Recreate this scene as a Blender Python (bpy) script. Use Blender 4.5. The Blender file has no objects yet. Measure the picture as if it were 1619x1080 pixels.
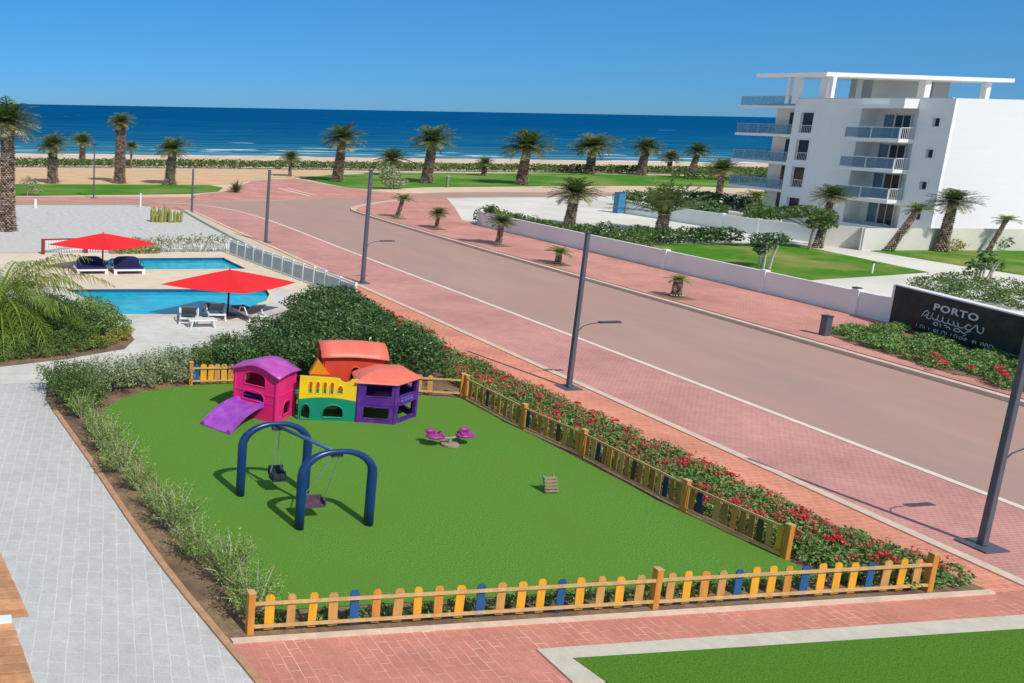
import bpy, bmesh, math, random
import numpy as np
from mathutils import Vector, Matrix
from mathutils.geometry import tessellate_polygon
S = bpy.context.scene
COL = S.collection
rad = math.radians
random.seed(7); RNG = np.random.default_rng(7)

# ------------------------------------------------------------------ camera solve
PX, PY, F, CH = 140., 430., 1380., 11.
def _n(v): return v/np.linalg.norm(v)
_y = _n(np.array([-72.-PX, 162.4-PY, F])); _h = np.array([1, .0176, 0.])
_u = _n(np.cross(_h, _y))
if _u[1] > 0: _u = -_u
_x = np.cross(_u, _y)
if _x[0] < 0: _x = -_x
RM = np.array([_x, _y, _u])
def G(px, py, z=0.):
    """ground position (metres) of a point surveyed on the photograph"""
    d = RM @ np.array([px-PX, py-PY, F]); t = (z-CH)/d[2]
    return (float(d[0]*t), float(d[1]*t))
def G3(px, py, z=0.): a = G(px, py, z); return Vector((a[0], a[1], z))

# ------------------------------------------------------------------ materials
def nodes(m): m.use_nodes = True; return m.node_tree.nodes, m.node_tree.links
def pmat(name, c, rough=.8, var=.12, scale=3., bump=0., bscale=None, c2=None, metal=0., spec=.4, island=0., trans=0., alpha=1., coords='Object', stretch=None, c3=None, s3=.3):
    m = bpy.data.materials.new(name); N, L = nodes(m)
    b = N['Principled BSDF']; b.inputs['Roughness'].default_value = rough
    b.inputs['Metallic'].default_value = metal; b.inputs['Specular IOR Level'].default_value = spec
    b.inputs['Alpha'].default_value = alpha
    tc = N.new('ShaderNodeTexCoord'); mp = N.new('ShaderNodeMapping'); L.new(tc.outputs[coords], mp.inputs[0])
    if stretch: mp.inputs['Scale'].default_value = stretch
    n = N.new('ShaderNodeTexNoise'); n.inputs['Scale'].default_value = scale; n.inputs['Detail'].default_value = 6
    n.inputs['Roughness'].default_value = .65
    L.new(mp.outputs[0], n.inputs[0])
    r = N.new('ShaderNodeValToRGB'); r.color_ramp.elements[0].position = .32; r.color_ramp.elements[1].position = .68
    lo = c2 if c2 else tuple(x*(1-var) for x in c); hi = c if c2 else tuple(min(1, x*(1+var)) for x in c)
    r.color_ramp.elements[0].color = (*lo, 1); r.color_ramp.elements[1].color = (*hi, 1)
    L.new(n.outputs['Fac'], r.inputs[0]); out = r.outputs[0]
    if c3:
        n3 = N.new('ShaderNodeTexNoise'); n3.inputs['Scale'].default_value = s3; n3.inputs['Detail'].default_value = 4
        L.new(tc.outputs[coords], n3.inputs[0])
        r3 = N.new('ShaderNodeValToRGB'); r3.color_ramp.elements[0].position = .45; r3.color_ramp.elements[1].position = .7
        r3.color_ramp.elements[0].color = (0, 0, 0, 1); r3.color_ramp.elements[1].color = (1, 1, 1, 1)
        L.new(n3.outputs['Fac'], r3.inputs[0])
        mx = N.new('ShaderNodeMix'); mx.data_type = 'RGBA'; L.new(r3.outputs[0], mx.inputs[0]); L.new(out, mx.inputs[6])
        mx.inputs[7].default_value = (*c3, 1); out = mx.outputs[2]
    if island:
        g = N.new('ShaderNodeNewGeometry'); mr = N.new('ShaderNodeMapRange')
        mr.inputs[3].default_value = 1-island; mr.inputs[4].default_value = 1+island
        L.new(g.outputs['Random Per Island'], mr.inputs[0])
        mx = N.new('ShaderNodeVectorMath'); mx.operation = 'SCALE'; L.new(out, mx.inputs[0]); L.new(mr.outputs[0], mx.inputs['Scale']); out = mx.outputs[0]
    L.new(out, b.inputs['Base Color'])
    if bump:
        n2 = N.new('ShaderNodeTexNoise'); n2.inputs['Scale'].default_value = bscale or scale*4; n2.inputs['Detail'].default_value = 4
        L.new(mp.outputs[0], n2.inputs[0])
        bp = N.new('ShaderNodeBump'); bp.inputs['Strength'].default_value = bump; bp.inputs['Distance'].default_value = .03
        L.new(n2.outputs['Fac'], bp.inputs['Height']); L.new(bp.outputs[0], b.inputs['Normal'])
    if trans:
        t = N.new('ShaderNodeBsdfTranslucent'); L.new(out, t.inputs[0]); ms = N.new('ShaderNodeMixShader'); ms.inputs[0].default_value = trans
        o = N['Material Output']; L.new(b.outputs[0], ms.inputs[1]); L.new(t.outputs[0], ms.inputs[2]); L.new(ms.outputs[0], o.inputs[0])
    return m
def brick(name, c1, c2, mort, bw, bh, rot=0., msize=.012, rough=.85, stain=(.8, 1.15), offset=.5, sscale=.5, bump=.3, gscale=40, gran=.12, spec=.3, jfade=0.):
    m = bpy.data.materials.new(name); N, L = nodes(m); b = N['Principled BSDF']
    b.inputs['Roughness'].default_value = rough; b.inputs['Specular IOR Level'].default_value = spec
    tc = N.new('ShaderNodeTexCoord'); mp = N.new('ShaderNodeMapping'); mp.inputs['Rotation'].default_value = (0, 0, rot)
    L.new(tc.outputs['Object'], mp.inputs[0])
    # slightly wandering joints
    nw = N.new('ShaderNodeTexNoise'); nw.inputs['Scale'].default_value = 1.3; L.new(tc.outputs['Object'], nw.inputs[0])
    vm = N.new('ShaderNodeVectorMath'); vm.operation = 'MULTIPLY_ADD'; L.new(nw.outputs['Color'], vm.inputs[0])
    vm.inputs[1].default_value = (bh*.25, bh*.25, 0); L.new(mp.outputs[0], vm.inputs[2])
    k = N.new('ShaderNodeTexBrick'); k.inputs['Scale'].default_value = 1; k.inputs['Brick Width'].default_value = bw; k.inputs['Row Height'].default_value = bh
    k.inputs['Mortar Size'].default_value = msize; k.inputs['Mortar Smooth'].default_value = .3; k.offset = offset; k.inputs['Bias'].default_value = 0
    k.inputs['Color1'].default_value = (*c1, 1); k.inputs['Color2'].default_value = (*c2, 1); k.inputs['Mortar'].default_value = (*mort, 1)
    L.new(vm.outputs[0], k.inputs[0])
    out = k.outputs['Color']
    if jfade:   # worn joints: visible only here and there
        nj = N.new('ShaderNodeTexNoise'); nj.inputs['Scale'].default_value = 1.1; nj.inputs['Detail'].default_value = 4; L.new(tc.outputs['Object'], nj.inputs[0])
        rj = N.new('ShaderNodeMapRange'); rj.inputs[1].default_value = .42; rj.inputs[2].default_value = .66; rj.inputs[3].default_value = 1-jfade; rj.inputs[4].default_value = 1; L.new(nj.outputs['Fac'], rj.inputs[0])
        mj = N.new('ShaderNodeMix'); mj.data_type = 'RGBA'; L.new(rj.outputs[0], mj.inputs[0]); mj.inputs[6].default_value = (*c1, 1); L.new(out, mj.inputs[7]); out = mj.outputs[2]
    for sc, lo, hi in ((sscale, *stain), (gscale, 1-gran, 1+gran), (sscale*6, .93, 1.07)):
        n = N.new('ShaderNodeTexNoise'); n.inputs['Scale'].default_value = sc; n.inputs['Detail'].default_value = 5; L.new(tc.outputs['Object'], n.inputs[0])
        mr = N.new('ShaderNodeMapRange'); mr.inputs[1].default_value = .3; mr.inputs[2].default_value = .7
        mr.inputs[3].default_value = lo; mr.inputs[4].default_value = hi; L.new(n.outputs['Fac'], mr.inputs[0])
        v = N.new('ShaderNodeVectorMath'); v.operation = 'SCALE'; L.new(out, v.inputs[0]); L.new(mr.outputs[0], v.inputs['Scale']); out = v.outputs[0]
    L.new(out, b.inputs['Base Color'])
    bp = N.new('ShaderNodeBump'); bp.inputs['Strength'].default_value = bump; bp.inputs['Distance'].default_value = .01; bp.invert = True
    L.new(k.outputs['Fac'], bp.inputs['Height']); L.new(bp.outputs[0], b.inputs['Normal'])
    return m

M = {}
M['sand'] = pmat('sand', (.74, .56, .38), .95, .12, .15, .4, 6, c3=(.66, .49, .33), s3=.05)
M['sandplay'] = pmat('orange_sand', (.70, .45, .25), .95, .1, .3, .4, 6)
M['gravel'] = pmat('white_gravel', (.70, .68, .64), .95, .2, 2.2, .9, 14, c2=(.46, .44, .42), c3=(.60, .56, .50), s3=.12)
M['road'] = pmat('road_asphalt', (.49, .305, .24), .9, .12, .5, .35, 60, c2=(.42, .275, .225), c3=(.48, .28, .225), s3=.12, stretch=(1, .25, 1))
M['park'] = brick('parking_pavers', (.59, .265, .225), (.54, .235, .20), (.66, .40, .34), .22, .11, rad(0), .010, stain=(.86, 1.12), sscale=.25)
M['side'] = brick('sidewalk_pavers', (.63, .27, .21), (.58, .24, .19), (.66, .39, .33), .22, .11, rad(90), .010, stain=(.82, 1.15), sscale=.3)
M['strip'] = brick('footway_pavers', (.72, .27, .17), (.66, .24, .15), (.76, .42, .30), .3, .2, rad(0), .012, stain=(.86, 1.14), sscale=.6)
M['near'] = brick('stamped_red_paving', (.58, .235, .17), (.545, .22, .16), (.78, .47, .38), .46, .24, rad(90), .012, stain=(.9, 1.1), sscale=.8, jfade=.9)
M['path'] = brick('stamped_grey_paving', (.56, .55, .52), (.535, .53, .505), (.70, .695, .67), .70, .35, rad(-80), .016, stain=(.93, 1.05), sscale=.5, jfade=.45)
M['deck'] = brick('beige_deck_paving', (.66, .64, .58), (.63, .61, .56), (.55, .52, .47), 1.2, .6, 0, .012, stain=(.9, 1.08), sscale=.3)
M['coping'] = pmat('pool_coping', (.78, .65, .48), .7, .08, 1.2, c3=(.70, .58, .44), s3=.4)
M['pale'] = pmat('pale_concrete', (.78, .73, .63), .9, .06, .3, .2, 20, c3=(.62, .58, .52), s3=.12)
M['kerb'] = pmat('kerb_stone', (.70, .54, .41), .9, .12, 3, .3, 30)
M['kerbg'] = pmat('kerb_pale_grey', (.60, .55, .45), .9, .10, 3, .3, 30)
M['edging'] = pmat('brick_edging', (.52, .29, .16), .9, .2, 4, .3, 30)
M['line'] = pmat('road_line_paint', (.80, .68, .57), .8, .08, 2)
M['turf'] = pmat('artificial_turf', (.185, .41, .068), .95, .3, 26, .7, 90, c2=(.065, .175, .016), spec=.1, c3=(.135, .28, .036), s3=.35)
M['turf2'] = pmat('front_turf', (.165, .35, .042), .95, .3, 30, .7, 110, c2=(.045, .13, .011), spec=.1)
M['lawn'] = pmat('mown_lawn', (.10, .27, .02), .95, .3, 1.2, .6, 60, c2=(.06, .19, .014), spec=.1, c3=(.34, .31, .10), s3=.22)
M['lawnfar'] = pmat('far_lawn', (.085, .27, .022), .95, .3, .6, .5, 20, c2=(.06, .19, .015), spec=.1, c3=(.26, .30, .08), s3=.09)
M['soil'] = pmat('garden_soil', (.36, .235, .13), .95, .3, 6, .8, 40, c2=(.19, .115, .07), c3=(.14, .085, .06), s3=.7)
M['white'] = pmat('white_render', (.83, .83, .82), .8, .03, .6)
M['wallw'] = pmat('garden_wall_render', (.84, .86, .81), .85, .05, .5, c3=(.80, .81, .76), s3=.3)
M['beige'] = pmat('beige_render', (.66, .62, .54), .85, .06, .5)
M['board'] = pmat('white_cladding', (.75, .75, .75), .7, .05, .6, 0, stretch=(.2, .2, 5.), c2=(.72, .72, .725), c3=(.73, .725, .71), s3=.2)
M['dark'] = pmat('dark_window_glass', (.025, .03, .04), .08, .2, 1, spec=.6)
M['inner'] = pmat('window_reveal_grey', (.35, .36, .38), .7, .1, 1)
M['glassb'] = pmat('blue_balcony_glass', (.13, .27, .40), .1, .05, .5, alpha=.55, spec=.7)
M['whitem'] = pmat('white_metal', (.78, .78, .76), .4, .03, 2)
M['lamp'] = pmat('lamp_grey_metal', (.115, .12, .15), .45, .1, 3, metal=.2)
M['lampd'] = pmat('lamp_dark_metal', (.05, .055, .07), .4, .1, 3)
M['blue'] = pmat('blue_swing_paint', (.007, .042, .155), .3, .1, 3, spec=.5)
M['bluel'] = pmat('blue_steel_beam', (.09, .17, .30), .35, .1, 3, metal=.3)
M['steel'] = pmat('galvanised_chain', (.50, .53, .50), .4, .1, 9, metal=.7)
M['rubber'] = pmat('dark_rubber', (.03, .04, .06), .6, .2, 5)
M['seatp'] = pmat('worn_purple_seat', (.12, .06, .10), .6, .4, 9)
M['pink'] = pmat('pink_plastic', (.86, .02, .20), .38, .07, 2, .12, 30, c3=(.70, .03, .17), s3=1.4)
M['purr'] = pmat('violet_pink_plastic', (.47, .06, .38), .4, .1, 2, .1, 30, c3=(.52, .12, .42), s3=2)
M['purs'] = pmat('violet_slide_plastic', (.33, .06, .47), .38, .08, 2, .1, 30, c3=(.40, .12, .50), s3=2)
M['purd'] = pmat('deep_purple_plastic', (.095, .018, .24), .42, .15, 2, .1, 30, c3=(.14, .045, .28), s3=2)
M['yel'] = pmat('yellow_plastic', (.90, .60, .015), .38, .06, 2, .1, 30, c3=(.85, .5, .03), s3=1.6)
M['grn'] = pmat('green_plastic', (.005, .26, .155), .4, .08, 2, .1, 30, c3=(.01, .21, .13), s3=2)
M['redp'] = pmat('red_plastic', (.78, .075, .035), .42, .1, 2, .1, 30, c3=(.66, .07, .04), s3=2)
M['orap'] = pmat('faded_coral_plastic', (.86, .17, .11), .45, .06, 2, .1, 30, c3=(.78, .20, .14), s3=2)
M['magp'] = pmat('magenta_plastic', (.36, .035, .25), .4, .1, 2)
M['fy'] = pmat('yellow_fence_paint', (.80, .39, .03), .6, .14, 7, .15, 40, stretch=(1, 1, .2))
M['ft'] = pmat('tan_fence_wood', (.56, .30, .09), .7, .22, 7, .2, 40, stretch=(1, 1, .2))
M['fo'] = pmat('orange_fence_wood', (.62, .26, .045), .65, .2, 7, .2, 40, stretch=(1, 1, .2))
M['fb'] = pmat('blue_fence_paint', (.014, .10, .27), .6, .2, 7, .15, 40)
M['rail'] = pmat('fence_rail_wood', (.62, .38, .16), .75, .2, 5, .2, 40)
M['greyw'] = pmat('weathered_wood', (.36, .25, .18), .85, .25, 8, .3, 40)
M['red'] = pmat('red_canvas', (.80, .02, .025), .75, .06, 1.2, .15, 6)
M['navy'] = pmat('navy_cushion', (.012, .018, .09), .75, .2, 5, .2, 20)
M['sling'] = pmat('grey_sling_fabric', (.10, .13, .16), .8, .2, 8)
M['brownp'] = pmat('dark_red_post', (.22, .035, .02), .6, .2, 4)
M['marble'] = pmat('dark_green_marble', (.030, .042, .038), .5, .5, 1.6, c2=(.014, .022, .021), c3=(.060, .062, .040), s3=.8, spec=.2)
M['letter'] = pmat('white_lettering', (.75, .76, .76), .5, .04, 5)
M['tile'] = pmat('pool_tile_band', (.03, .09, .20), .3, .4, 14)
M['basin'] = pmat('pool_basin_tile', (.05, .45, .65), .4, .1, 3)
M['terra'] = pmat('terracotta_tile', (.60, .30, .15), .8, .2, 3, .3, 30, c3=(.50, .24, .12), s3=4, island=.22)
M['trunk'] = pmat('palm_trunk_bark', (.44, .34, .26), .95, .3, 3, .8, 18, c2=(.16, .11, .08), island=.6)
M['trunkd'] = pmat('dark_palm_fibre', (.09, .06, .045), .95, .3, 5, .6, 20)
M['wood'] = pmat('shrub_stem', (.30, .25, .18), .9, .3, 6)
M['stemp'] = pmat('pale_shrub_stem', (.50, .45, .36), .9, .2, 6)
def leafmat(n, c, isl=.6, tr=.25, rough=.6): return pmat(n, c, rough, .25, .9, island=isl, trans=tr, spec=.3)
M['frond'] = leafmat('palm_frond', (.14, .19, .055), .5)
M['frondl'] = leafmat('dry_palm_frond', (.36, .35, .19), .35)
M['frondy'] = leafmat('yellow_green_frond', (.20, .29, .04), .4, .35)
M['frondo'] = leafmat('amber_frond_tip', (.42, .30, .03), .3, .35)
M['leafd'] = leafmat('dark_glossy_leaf', (.085, .16, .05), .8, .2, .33)
M['leafm'] = leafmat('mid_green_leaf', (.12, .20, .05), .5)
M['leafl'] = leafmat('pale_green_leaf', (.29, .42, .10), .45, .3)
M['leafg'] = leafmat('silver_green_leaf', (.34, .40, .22), .5, .25)
M['leafy'] = leafmat('yellow_green_leaf', (.33, .34, .06), .4, .3)
M['leaff'] = leafmat('flower_bed_leaf', (.19, .31, .085), .55, .2)
M['petal'] = pmat('red_petal', (.74, .085, .09), .6, .12, 5, island=.3, trans=.2)
M['cactus'] = pmat('yellow_green_cactus', (.30, .30, .07), .7, .25, 3)
M['skyblue'] = pmat('blue_panel', (.05, .22, .42), .5, .1, 2)

def sea_mat():
    m = bpy.data.materials.new('sea_water'); N, L = nodes(m); b = N['Principled BSDF']
    b.inputs['Roughness'].default_value = .35; b.inputs['Specular IOR Level'].default_value = 0.
    tc = N.new('ShaderNodeTexCoord'); sp = N.new('ShaderNodeSeparateXYZ'); L.new(tc.outputs['Object'], sp.inputs[0])
    # metres from shore: y + .063 x - 198
    a = N.new('ShaderNodeMath'); a.operation = 'MULTIPLY_ADD'; L.new(sp.outputs[0], a.inputs[0]); a.inputs[1].default_value = .063; L.new(sp.outputs[1], a.inputs[2])
    d = N.new('ShaderNodeMath'); d.operation = 'SUBTRACT'; L.new(a.outputs[0], d.inputs[0]); d.inputs[1].default_value = 198.
    cr = N.new('ShaderNodeValToRGB'); mr = N.new('ShaderNodeMapRange'); mr.inputs[1].default_value = 0; mr.inputs[2].default_value = 600
    L.new(d.outputs[0], mr.inputs[0]); L.new(mr.outputs[0], cr.inputs[0])
    e = cr.color_ramp.elements; e[0].position = 0; e[0].color = (.12, .30, .38, 1); e[1].position = 1; e[1].color = (.002, .095, .26, 1)
    for p, c in ((.04, (.04, .21, .32, 1)), (.14, (.010, .14, .29, 1)), (.45, (.004, .11, .27, 1))):
        q = e.new(p); q.color = c
    # wind bands
    mp = N.new('ShaderNodeMapping'); mp.inputs['Scale'].default_value = (.10, 1, 1); L.new(tc.outputs['Object'], mp.inputs[0])
    n = N.new('ShaderNodeTexNoise'); n.inputs['Scale'].default_value = .09; n.inputs['Detail'].default_value = 8; n.inputs['Roughness'].default_value = .7; L.new(mp.outputs[0], n.inputs[0])
    r = N.new('ShaderNodeMapRange'); r.inputs[1].default_value = .3; r.inputs[2].default_value = .7; r.inputs[3].default_value = .6; r.inputs[4].default_value = 1.35; L.new(n.outputs['Fac'], r.inputs[0])
    v = N.new('ShaderNodeVectorMath'); v.operation = 'SCALE'; L.new(cr.outputs[0], v.inputs[0]); L.new(r.outputs[0], v.inputs['Scale'])
    # rows of breakers rolling in, broken up along the shore
    mp2 = N.new('ShaderNodeMapping'); mp2.inputs['Scale'].default_value = (.022, .05, 1); L.new(tc.outputs['Object'], mp2.inputs[0])
    n2 = N.new('ShaderNodeTexNoise'); n2.inputs['Scale'].default_value = 1.; n2.inputs['Detail'].default_value = 6; n2.inputs['Roughness'].default_value = .62; L.new(mp2.outputs[0], n2.inputs[0])
    ph = N.new('ShaderNodeMath'); ph.operation = 'MULTIPLY_ADD'; L.new(n2.outputs['Fac'], ph.inputs[0]); ph.inputs[1].default_value = 26.; L.new(d.outputs[0], ph.inputs[2])
    dv = N.new('ShaderNodeMath'); dv.operation = 'DIVIDE'; L.new(ph.outputs[0], dv.inputs[0]); dv.inputs[1].default_value = 15.
    fr = N.new('ShaderNodeMath'); fr.operation = 'FRACT'; L.new(dv.outputs[0], fr.inputs[0])
    f1 = N.new('ShaderNodeMapRange'); f1.inputs[1].default_value = .20; f1.inputs[2].default_value = .12; L.new(fr.outputs[0], f1.inputs[0])
    mp3 = N.new('ShaderNodeMapping'); mp3.inputs['Scale'].default_value = (.035, .06, 1); mp3.inputs['Location'].default_value = (7, 3, 0); L.new(tc.outputs['Object'], mp3.inputs[0])
    n3 = N.new('ShaderNodeTexNoise'); n3.inputs['Scale'].default_value = 1.; n3.inputs['Detail'].default_value = 3; L.new(mp3.outputs[0], n3.inputs[0])
    th = N.new('ShaderNodeMapRange'); th.inputs[1].default_value = 0; th.inputs[2].default_value = 90; th.inputs[3].default_value = .47; th.inputs[4].default_value = .70; L.new(d.outputs[0], th.inputs[0])
    sb = N.new('ShaderNodeMath'); sb.operation = 'SUBTRACT'; L.new(n3.outputs['Fac'], sb.inputs[0]); L.new(th.outputs[0], sb.inputs[1])
    f2 = N.new('ShaderNodeMapRange'); f2.inputs[1].default_value = 0; f2.inputs[2].default_value = .05; L.new(sb.outputs[0], f2.inputs[0])
    fo = N.new('ShaderNodeMath'); fo.operation = 'MULTIPLY'; L.new(f1.outputs[0], fo.inputs[0]); L.new(f2.outputs[0], fo.inputs[1])
    dk = N.new('ShaderNodeMapRange'); dk.inputs[1].default_value = .20; dk.inputs[2].default_value = .6; dk.inputs[3].default_value = .62; dk.inputs[4].default_value = 1.08; L.new(fr.outputs[0], dk.inputs[0])
    v2 = N.new('ShaderNodeVectorMath'); v2.operation = 'SCALE'; L.new(v.outputs[0], v2.inputs[0]); L.new(dk.outputs[0], v2.inputs['Scale']); v = v2
    # swash right at the sand
    nd = N.new('ShaderNodeTexNoise'); nd.inputs['Scale'].default_value = .08; nd.inputs['Detail'].default_value = 4; L.new(tc.outputs['Object'], nd.inputs[0])
    dd = N.new('ShaderNodeMath'); dd.operation = 'MULTIPLY_ADD'; L.new(nd.outputs['Fac'], dd.inputs[0]); dd.inputs[1].default_value = -14; L.new(d.outputs[0], dd.inputs[2])
    sw = N.new('ShaderNodeMapRange'); sw.inputs[1].default_value = -2.5; sw.inputs[2].default_value = -5; L.new(dd.outputs[0], sw.inputs[0])
    mxx = N.new('ShaderNodeMath'); mxx.operation = 'MAXIMUM'; L.new(fo.outputs[0], mxx.inputs[0]); L.new(sw.outputs[0], mxx.inputs[1])
    mx = N.new('ShaderNodeMix'); mx.data_type = 'RGBA'; L.new(mxx.outputs[0], mx.inputs[0]); L.new(v.outputs[0], mx.inputs[6]); mx.inputs[7].default_value = (.72, .76, .78, 1)
    L.new(mx.outputs[2], b.inputs['Base Color'])
    bp = N.new('ShaderNodeBump'); bp.inputs['Strength'].default_value = .5; bp.inputs['Distance'].default_value = .6; L.new(n2.outputs['Fac'], bp.inputs['Height']); L.new(bp.outputs[0], b.inputs['Normal'])
    return m
M['sea'] = sea_mat()
def pool_mat():
    m = bpy.data.materials.new('pool_water'); N, L = nodes(m); b = N['Principled BSDF']
    b.inputs['Roughness'].default_value = .12; b.inputs['Specular IOR Level'].default_value = .1
    tc = N.new('ShaderNodeTexCoord'); v = N.new('ShaderNodeTexVoronoi'); v.feature = 'SMOOTH_F1'; v.inputs['Scale'].default_value = 1.6; L.new(tc.outputs['Object'], v.inputs[0])
    n = N.new('ShaderNodeTexNoise'); n.inputs['Scale'].default_value = 2.2; n.inputs['Detail'].default_value = 5; L.new(tc.outputs['Object'], n.inputs[0])
    ad = N.new('ShaderNodeMath'); ad.operation = 'MULTIPLY'; L.new(v.outputs['Distance'], ad.inputs[0]); L.new(n.outputs['Fac'], ad.inputs[1])
    r = N.new('ShaderNodeValToRGB'); r.color_ramp.elements[0].color = (.0, .35, .54, 1); r.color_ramp.elements[1].color = (.005, .50, .66, 1); r.color_ramp.elements[1].position = .4
    L.new(ad.outputs[0], r.inputs[0]); L.new(r.outputs[0], b.inputs['Base Color'])
    bp = N.new('ShaderNodeBump'); bp.inputs['Strength'].default_value = .15; bp.inputs['Distance'].default_value = .05; L.new(n.outputs['Fac'], bp.inputs['Height']); L.new(bp.outputs[0], b.inputs['Normal'])
    return m
M['pool'] = pool_mat()

# ------------------------------------------------------------------ object helpers
def tag(o, label=None, cat=None, group=None, kind=None):
    if label: o['label'] = label
    if cat: o['category'] = cat
    if group: o['group'] = group
    if kind: o['kind'] = kind
    return o
def empty(name, loc, label, cat, group=None, rz=0., kind=None):
    o = bpy.data.objects.new(name, None); COL.objects.link(o); o.location = loc; o.rotation_euler = (0, 0, rz)
    o.empty_display_size = .3
    return tag(o, label, cat, group, kind)
class MB:
    def __init__(s): s.v = []; s.f = []
    def add(s, vs, fs):
        k = len(s.v); s.v += [tuple(x) for x in vs]; s.f += [tuple(i+k for i in f) for f in fs]; return s
    def box(s, x0, x1, y0, y1, z0, z1, mat=None):
        vs = [Vector((x, y, z)) for z in (z0, z1) for x, y in ((x0, y0), (x1, y0), (x1, y1), (x0, y1))]
        if mat is not None: vs = [mat @ v for v in vs]
        return s.add(vs, [(3, 2, 1, 0), (4, 5, 6, 7), (0, 1, 5, 4), (1, 2, 6, 5), (2, 3, 7, 6), (3, 0, 4, 7)])
    def beam(s, a, b, w, h, up=(0, 0, 1)):
        a = Vector(a); b = Vector(b); d = (b-a).normalized(); u = Vector(up)
        r = d.cross(u)
        if r.length < 1e-4: r = d.cross(Vector((1, 0, 0)))
        r.normalize(); u = r.cross(d); vs = []
        for p in (a, b):
            for i, j in ((-1, -1), (1, -1), (1, 1), (-1, 1)): vs.append(p+r*(w/2*i)+u*(h/2*j))
        return s.add(vs, [(0, 1, 2, 3), (7, 6, 5, 4), (1, 0, 4, 5), (2, 1, 5, 6), (3, 2, 6, 7), (0, 3, 7, 4)])
    def tube(s, pts, r, n=8, cap=True, flat=1.):
        pts = [Vector(p) for p in pts]; rs = r if isinstance(r, (list, tuple)) else [r]*len(pts); k = len(s.v); m = len(pts)
        pr = None
        for i, p in enumerate(pts):
            d = (pts[min(i+1, m-1)]-pts[max(i-1, 0)]).normalized()
            if pr is None:
                pr = d.cross(Vector((0, 1, 0)) if abs(d.y) < .9 else Vector((1, 0, 0))).normalized()
            else: pr = (pr-d*pr.dot(d)).normalized()
            q = d.cross(pr)
            for j in range(n):
                a = 2*math.pi*j/n; s.v.append(tuple(p+(pr*math.cos(a)+q*math.sin(a)*flat)*rs[i]))
        for i in range(m-1):
            for j in range(n): s.f.append((k+i*n+j, k+i*n+(j+1) % n, k+(i+1)*n+(j+1) % n, k+(i+1)*n+j))
        if cap: s.f.append(tuple(k+j for j in range(n))[::-1]); s.f.append(tuple(k+(m-1)*n+j for j in range(n)))
        return s
    def prism(s, poly, z0, z1, mat=None):
        n = len(poly); vs = [Vector((x, y, z)) for z in (z0, z1) for x, y in poly]
        if mat is not None: vs = [mat @ v for v in vs]
        return s.add(vs, [tuple(range(n))[::-1], tuple(range(n, 2*n))]+[(i, (i+1) % n, n+(i+1) % n, n+i) for i in range(n)])
    def build(s, name, mat, parent=None, smooth=False, bevel=0.):
        me = bpy.data.meshes.new(name); me.from_pydata(s.v, [], s.f)
        bm = bmesh.new(); bm.from_mesh(me); bmesh.ops.recalc_face_normals(bm, faces=bm.faces)
        if bevel: 
            bmesh.ops.bevel(bm, geom=[e for e in bm.edges if len(e.link_faces) == 2 and e.calc_face_angle(0) > .5], offset=bevel, segments=2, affect='EDGES', profile=.5)
        bm.to_mesh(me); bm.free()
        me.materials.append(M[mat])
        if smooth: me.shade_smooth() if hasattr(me, 'shade_smooth') else None
        o = bpy.data.objects.new(name, me); COL.objects.link(o)
        if parent: o.parent = parent
        return o
def copy_tree(o, parent=None):
    c = o.copy(); COL.objects.link(c); c.parent = parent
    for ch in list(o.children): copy_tree(ch, c)
    return c
def area(p): return sum(p[i][0]*p[(i+1) % len(p)][1]-p[(i+1) % len(p)][0]*p[i][1] for i in range(len(p)))/2
def sheet(name, polys, z, mat, kind='structure', holes=(), thick=0., label=None):
    """flat surface; with thick>0 it also gets side faces down to z-thick"""
    mb = MB()
    if not isinstance(polys[0][0], (tuple, list)): polys = [polys]
    for k, p in enumerate(polys):
        p = list(p)
        if area(p) < 0: p = p[::-1]
        hs = [list(h)[::-1] if area(h) > 0 else list(h) for h in (holes if k == 0 else ())]
        allp = [Vector((x, y, z)) for ring in [p]+hs for x, y in ring]
        tris = tessellate_polygon([[Vector((x, y, 0)) for x, y in r] for r in [p]+hs])
        mb.add(allp, tris)
        if thick:
            for r in [p]+hs:
                n = len(r); mb.add([(x, y, zz) for zz in (z-thick, z) for x, y in r], [(i, (i+1) % n, n+(i+1) % n, n+i) for i in range(n)])
    me = bpy.data.meshes.new(name); me.from_pydata(mb.v, [], mb.f)
    bm = bmesh.new(); bm.from_mesh(me); bmesh.ops.remove_doubles(bm, verts=bm.verts, dist=1e-5)
    for f in bm.faces:
        if f.normal.z < -.5: f.normal_flip()
    bm.to_mesh(me); bm.free(); me.materials.append(M[mat])
    o = bpy.data.objects.new(name, me); COL.objects.link(o); o['kind'] = kind
    if label: o['label'] = label
    return o
def GP(pts, z=0.): return [G(x, y, z) for x, y in pts]
def strip(pts, w, side=0):
    """ribbon of width w round a polyline"""
    L = []; R = []
    for i, p in enumerate(pts):
        a = Vector(pts[max(i-1, 0)]); b = Vector(pts[min(i+1, len(pts)-1)]); d = (b-a).normalized(); n = Vector((-d.y, d.x)); p = Vector(p)
        L.append(tuple(p+n*(w/2+side*w/2))); R.append(tuple(p-n*(w/2-side*w/2)))
    return L+R[::-1]
def smooth_line(pts, k=6):
    out = []; P = [Vector(p) for p in pts]; n = len(P)
    for i in range(n-1):
        a = P[max(i-1, 0)]; b = P[i]; c = P[i+1]; d = P[min(i+2, n-1)]
        for j in range(k):
            t = j/k; out.append(tuple(.5*((2*b)+(c-a)*t+(2*a-5*b+4*c-d)*t*t+(3*b-a-3*c+d)*t**3)))
    out.append(tuple(P[-1])); return out

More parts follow.
